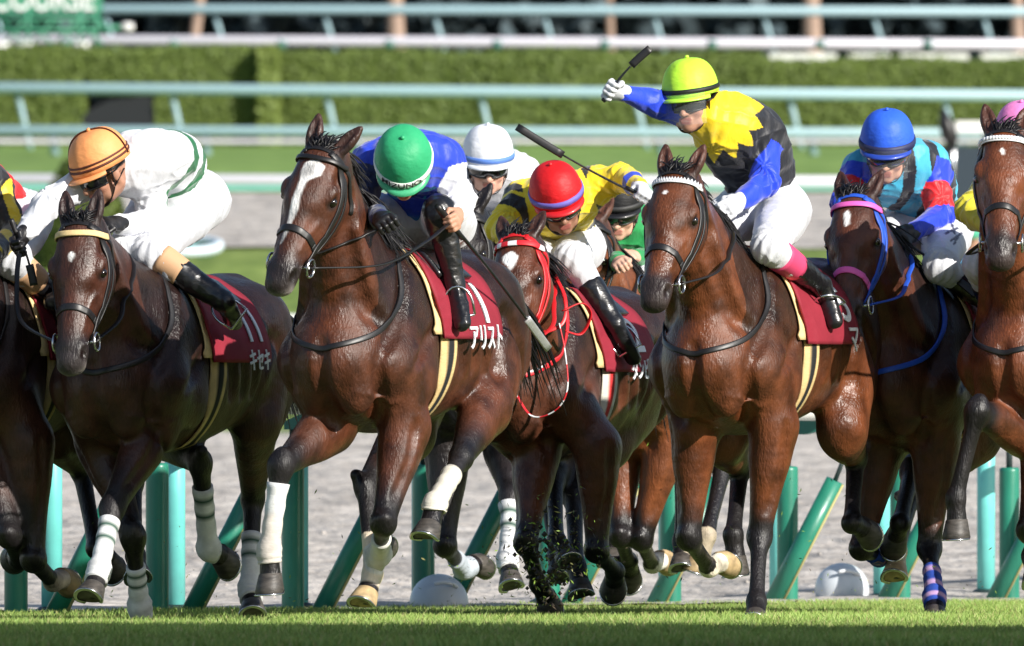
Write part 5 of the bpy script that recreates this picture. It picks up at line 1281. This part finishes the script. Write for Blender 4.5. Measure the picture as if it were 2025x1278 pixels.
# --- B : orange helmet
if want('B'):
    H = HS['B'] = Horse('B', 345, 75.7, 20, -.12, .0075)
    bd = stripes2((.80, .80, .80), GREEN)
    build_horse(H, (.050, .0175, .0105), dict(poll=(160, 450, 1.10), muzzle=(135, 722), face=(-.30, -.93, .20)),
      dict(LF=[(300, 850, .60), (222, 1005, 1), (196, 1128, 1), (178, 1188, 1)], RF=[(200, 880, .42), (263, 1062, 1), (276, 1198, -1), (284, 1250, -1)],
           RH=[(330, 850, -.22), (396, 915, 1), (412, 1085, -1), (452, 1108, -1)], LH=[(505, 830, -.45), (500, 985, -1), (494, 1165, 1), (502, 1222, 1)]),
      'dark bay racehorse with a small white star and green striped leg bandages', ears=((-.9, .12, .1), (-.9, -.12, .1)),
      blaze=[(.135, -.004, .0), (.145, 0, .011), (.16, .0, .010), (.18, -.004, .0)], muzzle_pale=.5, brow='cream',
      bandages=[('LF', .22, 1.25, bd), ('RF', .42, 1.25, bd), ('RH', .28, 1.05, bd), ('LH', .40, 1.25, bd)],
      cloth=[('11', -.12, 1.29, .24, .9), ('キセキ', -.13, 1.175, .10, .8)], mane_dir=-1)
    rd = build_rider(H, 'jockey in an orange helmet and white silks with two green hoops',
      dict(pelvis=(366, 395, .12), chest=(278, 322, -.28), back=(335, 328, -.10), neck=(236, 322, -.38), rim=(196, 326, -.48), shL=(290, 335, -.22), shR=(200, 345, -.38),
           elL=(302, 445, -.26), wrL=(238, 443, -.45), elR=(95, 402, -.52), wrR=(48, 462, -.66), kneeL=(298, 500, -.20), ankleL=(426, 590, .06), toeL=(450, 645, -.05)),
      (-.80, -.55, -.42), (-.36, -.22, .9), (.90, .36, .13), dict(bands=[(.07, .11, (.10, .025, .012)), (.145, .18, (.10, .025, .012))], upband=-2.2, peak=(.90, .36, .13)), j_white_hoops, {'L': M['strap'], 'R': M['strap']},
      boots_from=.42, cuff=(.14, .45, (.55, .33, .13)), skin=(.40, .20, .13), hands=dict(R=dict(axis=(.15, .2, 1.0))), bootcol='boot_navy')
    g = rd['grips']['R']; w = axis_px((4, 430), (44, 545), 75.3); whip('black whip in the glove of the jockey in the orange helmet', g-unit(w)*.10, g+unit(w)*.17, flap=.3)
# --- C : green helmet
if want('C'):
    H = HS['C'] = Horse('C', 800, 74.9, 21, -.03, .0075)
    wb = lambda t: np.array([.78, .78, .77]) if t < .32 else np.array([.66, .60, .54])
    build_horse(H, (.078, .0245, .0115), dict(poll=(640, 305, 1.0), muzzle=(545, 562), face=(-.36, -.90, .20)),
      dict(RF=[(650, 845, .62), (555, 922, 1), (532, 1090, 1), (537, 1180, 1)], LF=[(800, 850, .50), (758, 1035, 1), (750, 1098, -1), (757, 1070, -1)],
           LH=[(960, 800, -.3), (912, 905, 1), (860, 998, 1), (843, 1068, 1)], RH=[(810, 850, -.2), (725, 965, 1), (737, 1135, 1), (718, 1200, 1)]),
      'bay racehorse with a broad white blaze, under the jockey in the green helmet', ears=((-.78, .50, .20), (-.95, -.05, .22)),
      blaze=[(.062, .006, .014), (.080, .010, .040), (.118, .010, .043), (.142, .002, .030), (.165, -.008, .017), (.22, -.012, .014), (.29, -.012, .017), (.34, -.014, .010), (.40, -.018, .008), (.44, -.022, 0)], muzzle_pale=.6,
      socks=[('RH', .55, .35, (.62, .52, .40)), ('LF', .9, .5, (.6, .58, .54))], hoofs=('RH',),
      bandages=[('RF', .20, 1.15, wb), ('LF', .45, 1.15, lambda t: np.array([.72, .71, .66])), ('LH', .35, 1.05, lambda t: np.array([.74, .70, .60]))],
      cloth=[('1', -.11, 1.27, .26, 1.1), ('アリスト', -.085, 1.165, .12, .74)], mane_dir=1, mane_len=1.5)
    rd = build_rider(H, 'jockey in a green helmet and royal blue silks, bent low with face hidden',
      dict(pelvis=(850, 440, .32), chest=(812, 318, -.05), back=(836, 340, .12), neck=(800, 318, -.18), rim=(798, 322, -.33), shL=(878, 322, -.02), shR=(735, 325, -.08),
           elL=(910, 395, -.05), wrL=(905, 425, -.26), elR=(705, 410, -.20), wrR=(752, 432, -.42), kneeL=(868, 418, -.25), ankleL=(898, 556, -.0), toeL=(906, 600, -.12)),
      (-.05, -.62, -.80), (-.02, -.70, .70), (.035, .40, .17), dict(bands=[(.02, .13, (.78, .82, .78))], peak=(.06, .42, .2)), j_blue, {'R': M['strap']},
      boots_from=-1, goggle=False, hem=.14, hands=dict(L=dict(axis=(-.2, .3, .9))))
    g = rd['grips']['L']; w = P3(1085, 690, 75.0)-g
    whip('long black whip with a silver end pointing down across the red number cloth', g-unit(w)*.05, P3(1085, 690, 75.3), r=.0085, flap=.20, flapmat=M['steel_tape'])
    rr = rd; V, F = text_mesh('MIZUNO', .042, 1.15)
    q_ = []
    for v in V: a = .02-v[0]/.135; q_.append(rr['hpnt'](a, .045+(v[1])/.30, .0085))
    mesh_np('lettering', q_, F, M['text_black'], rr['helmet'], False)
# --- D : red helmet
if want('D'):
    H = HS['D'] = Horse('D', 1120, 79.8, 20, -.13, .0085)
    build_horse(H, (.088, .027, .0125), dict(poll=(1025, 478, 1.10), muzzle=(1000, 715), face=(-.36, -.9, .22)),
      dict(LF=[(1182, 890, .5), (1180, 1090, 1), (1216, 1130, -1), (1214, 1160, -1)], RF=[(1060, 900, .55), (1040, 1075, 1), (1066, 1155, -1), (1090, 1200, -1)],
           RH=[(1115, 880, -.2), (1096, 950, 1), (1100, 1070, 1), (1128, 1118, 1)], LH=[(1200, 870, -.3), (1135, 985, 1), (1140, 1120, 1), (1152, 1182, 1)]),
      'bay racehorse with a white star, red reins and red and white browband', tack='tack_red', brow='tack_redwhite', noseband='tack_redwhite', neckstrap='tack_redwhite', rein_mat='tack_red',
      blaze=[(.09, .0, .0), (.11, .0, .035), (.14, .0, .033), (.165, .01, .016), (.19, .01, 0)], leg_dark=.62, girth=((.78, .76, .66), (.62, .03, .03)), cloth=[('2', -.08, 1.29, .24, 1.0), ('ダンビュ', -.08, 1.175, .10, .7)], mane_dir=1)
    H.rein_to = dict(L='R')
    rd = build_rider(H, 'jockey in a red helmet with yellow and black silks, whip arm stretched out',
      dict(pelvis=(1112, 488, .35), chest=(1098, 402, -.05), back=(1106, 432, .15), neck=(1104, 398, -.18), rim=(1102, 388, -.34), shL=(1170, 372, -.02), shR=(1035, 398, -.05),
           elL=(1232, 352, -.10), wrL=(1264, 370, -.28), elR=(990, 450, -.18), wrR=(1030, 478, -.40), kneeL=(1132, 510, -.20), ankleL=(1204, 632, .02), toeL=(1238, 686, -.08)),
      (.14, -.90, -.42), (-.20, -.38, .90), (.68, .012, .016), dict(bands=[(.05, .15, (.16, .13, .50))], peak=(.6, .015, .02)), j_yellow_black, {'L': M['white_cloth']},
      boots_from=.50, hands=dict(L=dict(axis=(-.75, -.1, .45))), skin=(.34, .17, .11))
    g = rd['grips']['L']; w = axis_px((1280, 378), (1040, 245), 78.6, 0)
    whip('black whip held up by the jockey in the red helmet', g-unit(w)*.03, g+unit(w)*.62, r=.006, flap=.34)
# --- E : white helmet
if want('E'):
    H = HS['E'] = Horse('E', 1000, 83.0, 20, -.03, .011)
    bd = stripes2((.80, .80, .80), GREEN)
    build_horse(H, (.014, .010, .010), dict(poll=(918, 425, 1.05), muzzle=(888, 665), face=(-.4, -.9, .2)),
      dict(RF=[(885, 900, .5), (880, 1080, 1), (918, 1125, -1), (955, 1110, -1)], LF=[(1000, 890, .5), (1010, 985, 1), (1003, 1108, 1), (1014, 1165, 1)],
           LH=[(1210, 860, -.4), (1205, 930, -1), (1213, 1062, 1), (1208, 1120, 1)], RH=[(1090, 860, -.4), (1080, 960, -1), (1100, 1100, 1), (1105, 1150, 1)]),
      'black racehorse almost hidden, one black ear below the white helmet', ears=((-.85, .45, .1), (-.9, -.2, .1)),
      bandages=[('LF', .12, 1.2, bd), ('LH', .10, .9, bd), ('RF', .55, 1.2, lambda t: np.array([.45, .5, .56]))])
    build_rider(H, 'jockey in a white helmet with a blue band, between green and red helmets',
      dict(pelvis=(1020, 440, .35), chest=(985, 350, -.0), back=(1000, 375, .2), neck=(975, 345, -.10), rim=(965, 312, -.22), shL=(1030, 352, .02), shR=(925, 355, -.05),
           elL=(1045, 430, -.1), wrL=(985, 455, -.35), elR=(895, 430, -.15), wrR=(950, 458, -.38), kneeL=(1000, 520, -.15), ankleL=(1060, 640, .05), toeL=(1070, 690, -.05)),
      (0.04, -.98, -.22), (0, -.18, .98), (.80, .82, .88), dict(bands=[(.03, .12, (.10, .22, .62))], upband=.0, peak=(.75, .78, .85)), j_plain(WHITEC), {'L': M['white_cloth'], 'R': M['white_cloth']}, skin=(.62, .36, .27))
# --- F : black cap, green silks
if want('F'):
    H = HS['F'] = Horse('F', 1320, 83.5, 20, -.12, .011)
    build_horse(H, (.15, .046, .017), dict(poll=(1160, 445, 1.05), muzzle=(1120, 665), face=(-.4, -.9, .2)),
      dict(LF=[(1320, 870, .5), (1268, 1068, 1), (1290, 1116, -1), (1318, 1103, -1)], RF=[(1232, 880, .45), (1226, 1060, 1), (1243, 1110, -1), (1246, 1142, -1)],
           LH=[(1450, 860, -.3), (1430, 925, 1), (1398, 1060, 1), (1375, 1138, 1)], RH=[(1370, 860, -.3), (1350, 930, 1), (1348, 1070, 1), (1350, 1130, 1)]),
      'bright bay racehorse mostly hidden behind the red helmeted jockey, ridden by the jockey in green', socks=[('LF', .9, .9, (.75, .70, .62)), ('LH', .95, .6, (.6, .5, .36))], hoofs=('LF', 'LH'), dark_top=.2, leg_dark=.62)
    build_rider(H, 'jockey in a black helmet and bright green silks, under the yellow sleeve',
      dict(pelvis=(1290, 520, .35), chest=(1222, 452, -.08), back=(1250, 470, .15), neck=(1224, 438, -.18), rim=(1222, 402, -.33), shL=(1272, 455, -.05), shR=(1190, 448, -.12),
           elL=(1292, 520, -.2), wrL=(1258, 508, -.42), elR=(1192, 520, -.25), wrR=(1222, 518, -.48), kneeL=(1238, 560, -.15), ankleL=(1320, 690, .05), toeL=(1340, 735, -.05)),
      (-.10, -.95, -.30), (-.02, -.25, .97), (.012, .012, .014), dict(bands=[(.03, .12, (.03, .03, .03))], peak=(.01, .01, .012)), j_plain((.015, .26, .07)), {}, hb=.0045, skin=(.62, .37, .27))
# --- G : yellow-green helmet
if want('G'):
    H = HS['G'] = Horse('G', 1515, 77.5, 20, -.03, .0075)
    build_horse(H, (.114, .034, .0125), dict(poll=(1340, 355, 1.05), muzzle=(1288, 594), face=(-.34, -.92, .2)),
      dict(RF=[(1375, 850, .55), (1362, 1065, 1), (1402, 1122, -1), (1440, 1106, -1)], LF=[(1530, 850, .5), (1502, 1062, 1), (1496, 1190, 1), (1494, 1240, 1)],
           RH=[(1425, 860, -.2), (1464, 925, -1), (1450, 1058, 1), (1458, 1138, 1)], LH=[(1665, 850, -.35), (1692, 905, -1), (1684, 1035, 1), (1722, 1050, -1)]),
      'bay racehorse with a white toothed browband, under the jockey in the yellow-green helmet', ears=((-.88, .30, .20), (-.92, -.12, .15)), brow='zig', leg_dark=.62,
      blaze=[(.095, -.012, .0), (.105, -.012, .008), (.115, -.012, .009), (.122, -.012, 0)], socks=[('RF', .92, .98, (.78, .70, .56))], hoofs=('RF',),
      cloth=[('5', -.16, 1.30, .24, 1.0), ('マ', -.19, 1.175, .14, .9)], mane_dir=1)
    H.rein_to = dict(R='L')
    rd = build_rider(H, 'smiling jockey in a yellow-green helmet with one arm raised',
      dict(pelvis=(1516, 415, .12), chest=(1450, 262, -.14), back=(1500, 330, .02), neck=(1416, 222, -.22), rim=(1364, 184, -.30), shL=(1508, 262, -.08), shR=(1398, 235, -.26),
           elL=(1512, 362, -.20), wrL=(1462, 398, -.38), elR=(1305, 208, -.32), wrR=(1232, 184, -.46), kneeL=(1492, 490, -.20), ankleL=(1620, 562, .06), toeL=(1636, 615, -.06)),
      (-.36, -.92, -.10), (-.08, .0, .99), (.52, .92, .055), dict(bands=[(.05, .13, (.01, .012, .01))], peak=(.5, .9, .06)), j_star, {'L': M['white_cloth'], 'R': M['white_cloth']},
      boots_from=.50, cuff=(.20, .52, (.72, .07, .18)), shield=True, smile=True, hands=dict(R=dict(axis=(.55, -.1, .75)), L=dict(axis=(-.5, -.1, .75))), skin=(.48, .25, .17))
    g = rd['grips']['R']; w = axis_px((1196, 205), (1276, 116), 77.0)
    whip('short black whip raised above the hedge in a white glove', g-unit(w)*.04, g+unit(w)*.24, r=.006, flap=.36)
# --- H : blue helmet
if want('H'):
    H = HS['H'] = Horse('H', 1862, 79.0, 20, -.10, .008)
    pk = lambda t: np.array([.55, .35, .62]) if (int(t*9) % 3 == 1) else np.array([.02, .07, .42])
    build_horse(H, (.084, .026, .0135), dict(poll=(1692, 400, 1.10), muzzle=(1668, 640), face=(-.30, -.92, .25)),
      dict(RF=[(1740, 890, .5), (1704, 1085, 1), (1740, 1098, -1), (1766, 1080, -1)], LF=[(1850, 880, .5), (1838, 1085, 1), (1848, 1180, 1), (1850, 1235, 1)],
           RH=[(1840, 860, -.3), (1802, 935, 1), (1780, 1035, 1), (1768, 1075, -1)], LH=[(1930, 860, -.4), (1800, 985, 1), (1774, 1090, 1), (1771, 1148, 1)]),
      'bay racehorse with a pink and blue bridle and a blue neck strap', tack='tack_blue', brow='tack_pink', noseband='tack_pink', leg_dark=.6, neckstrap='tack_blue', rein_mat='tack_blue', ears=((-.85, .3, .0), (-.92, -.15, .0)),
      blaze=[(.08, -.010, .0), (.095, -.012, .012), (.12, -.006, .012), (.15, -.004, .010), (.17, -.006, 0)], socks=[('LH', .9, .7, (.60, .50, .34))], hoofs=('LH',),
      bandages=[('RF', .55, 1.25, pk), ('LF', .45, 1.2, pk)], mane_dir=1)
    rd = build_rider(H, 'jockey in a blue helmet, light blue and black striped silks and red arm bands',
      dict(pelvis=(1840, 445, .22), chest=(1775, 338, -.14), back=(1822, 370, .03), neck=(1762, 318, -.22), rim=(1754, 285, -.36), shL=(1835, 322, -.08), shR=(1705, 338, -.20),
           elL=(1862, 425, -.20), wrL=(1806, 458, -.42), elR=(1672, 400, -.32), wrR=(1728, 452, -.50), kneeL=(1832, 525, -.18), ankleL=(1935, 600, .10), toeL=(1955, 655, .0)),
      (-.12, -.95, -.28), (0, -.16, .98), (.03, .12, .72), dict(bands=[(.0, .12, (.02, .025, .09))], peak=(.02, .06, .4)), j_stripes, {'L': M['strap'], 'R': M['strap']},
      boots_from=.30, shield=True, hands=dict(L=dict(axis=(-.6, -.2, .6))), skin=(.55, .30, .21), mark=[((1866, 462), (1890, 452)), ((1880, 445), (1884, 462)), ((1876, 476), (1898, 462)), ((1890, 470), (1882, 482))])
    g = rd['grips']['L']; w = axis_px((1785, 462), (1942, 575), 78.8, -.12)
    whip('black whip held low across the saddle by the blue helmeted jockey', g-unit(w)*.05, g+unit(w)*.42, r=.006, flap=.2, flapmat=M['strap'])
# --- I : right edge
if want('I'):
    H = HS['I'] = Horse('I', 2120, 78.2, 20, -.02, .008)
    build_horse(H, (.126, .037, .0145), dict(poll=(1987, 272, 1.08), muzzle=(1977, 514), face=(-.06, -.97, .25)),
      dict(RF=[(2020, 850, .66), (1932, 815, 1), (1890, 985, 1), (1894, 1072, 1)], LF=[(2068, 880, .5), (2035, 1050, 1), (2055, 1120, -1), (2080, 1100, -1)],
           RH=[(2080, 860, -.2), (2060, 950, 1), (2040, 1100, 1), (2050, 1160, 1)], LH=[(2250, 850, -.35), (2230, 980, -1), (2200, 1120, 1), (2190, 1190, 1)]),
      'bright bay racehorse with a scalloped white browband, at the right edge', ears=((-.92, .25, .05), (-.92, -.22, .05)), brow='scallop', leg_dark=.5,
      blaze=[(.095, -.008, .0), (.11, -.006, .009), (.125, -.002, .006), (.135, 0, 0)], dark_top=.2, mane_dir=-1)
    build_rider(H, 'jockey in a pink helmet, half hidden behind the horse at the right edge',
      dict(pelvis=(2150, 430, .22), chest=(2062, 325, -.14), back=(2110, 355, .03), neck=(2045, 300, -.22), rim=(2020, 270, -.40), shL=(2120, 322, -.08), shR=(1980, 345, -.22),
           elL=(2150, 430, -.20), wrL=(2080, 440, -.45), elR=(1915, 415, -.42), wrR=(1965, 455, -.62), kneeL=(2105, 525, -.18), ankleL=(2225, 610, .10), toeL=(2240, 665, .0)),
      (-.12, -.95, -.28), (0, -.16, .98), (.85, .25, .58), dict(bands=[(.04, .12, (.02, .02, .02))]), j_plain((.60, .52, .03)), {'L': M['strap'], 'R': M['strap']})

# loose red and white reins of the red helmeted jockey's horse
if want('D'):
    H = HS['D']
    for pth, mt_, w_ in (([(1078, 500, .62), (1098, 545, .72), (1118, 592, .80), (1112, 640, .86), (1066, 662, .92), (1038, 680, .95)], 'tack_red', .016), ([(1040, 690, .95), (1024, 720, .93), (1015, 760, .90), (1050, 822, .93), (1098, 812, .93), (1122, 770, .93), (1118, 700, .9), (1106, 640, .88)], 'tack_redwhite', .016),
                          ([(1112, 615, .86), (1150, 600, .80), (1168, 622, .76), (1150, 660, .78), (1118, 655, .84)], 'tack_red', .018), ([(1072, 520, .75), (1068, 580, .86), (1062, 640, .92), (1045, 690, .95)], 'tack_redwhite', .013)):
        P_ = crom([H.pt(*q) for q in pth], 7)
        for k in range(30):
            dd = H.f.at(P_); P_[dd < .012] += np.array([.012, .0, .0])
        b = MB(); b.tube(P_, 1, 8, flat=(w_, .006)); b.build('loose_rein', M[mt_], H.root)
# divots and grass kicked up by the hooves
rs = np.random.RandomState(12); b = MB(); n = 1000
def fleck(c, s_, col):
    d = unit(rs.randn(3)); e = unit(np.cross(d, rs.randn(3))); b.add([c-d*s_, c+e*s_*.25, c+d*s_, c-e*s_*.25+d*s_*.1], [(0, 1, 2, 3)], col)
for k in range(n):
    if k < 240: u_, v_ = 1088+rs.randn()*48, 1095+rs.randn()*64
    elif k < 620: u_, v_ = 1082+rs.randn()*60, 1120+rs.randn()*60
    else: u_, v_ = rs.uniform(100, 1990), 1195-abs(rs.randn())*130
    if v_ > 1225: continue
    Yv = 78.2+rs.randn()*.5 if k < 620 else rs.uniform(76, 86); c = P3(u_, v_, Yv); g_ = rs.rand()
    fleck(c, (.005+.012*rs.rand())*(1 if k < 620 else .8), np.array([.14, .22, .03])*(.6+g_) if g_ > .55 else np.array([.06, .045, .03])*(1+g_) if k % 3 else (.4, .38, .15))
for k in range(110):
    c = P3(1082+rs.randn()*26, 1120+rs.randn()*50, 78.2+rs.randn()*.3); s_ = rs.uniform(.004, .014); q = rs.randn(6, 3)*s_
    b.add([c+x for x in (np.array([s_, 0, 0]), np.array([0, s_, 0]), np.array([-s_, 0, 0]), np.array([0, -s_, 0]), np.array([0, 0, s_*1.2]), np.array([0, 0, -s_]))], [(0, 1, 4), (1, 2, 4), (2, 3, 4), (3, 0, 4), (1, 0, 5), (2, 1, 5), (3, 2, 5), (0, 3, 5)], (.025, .018, .01))
o = b.build('flying_turf', blade_m, None, False, vcol=True); o['kind'] = 'stuff'; o['label'] = 'grass and dirt thrown up by the hooves below the red helmeted jockey'
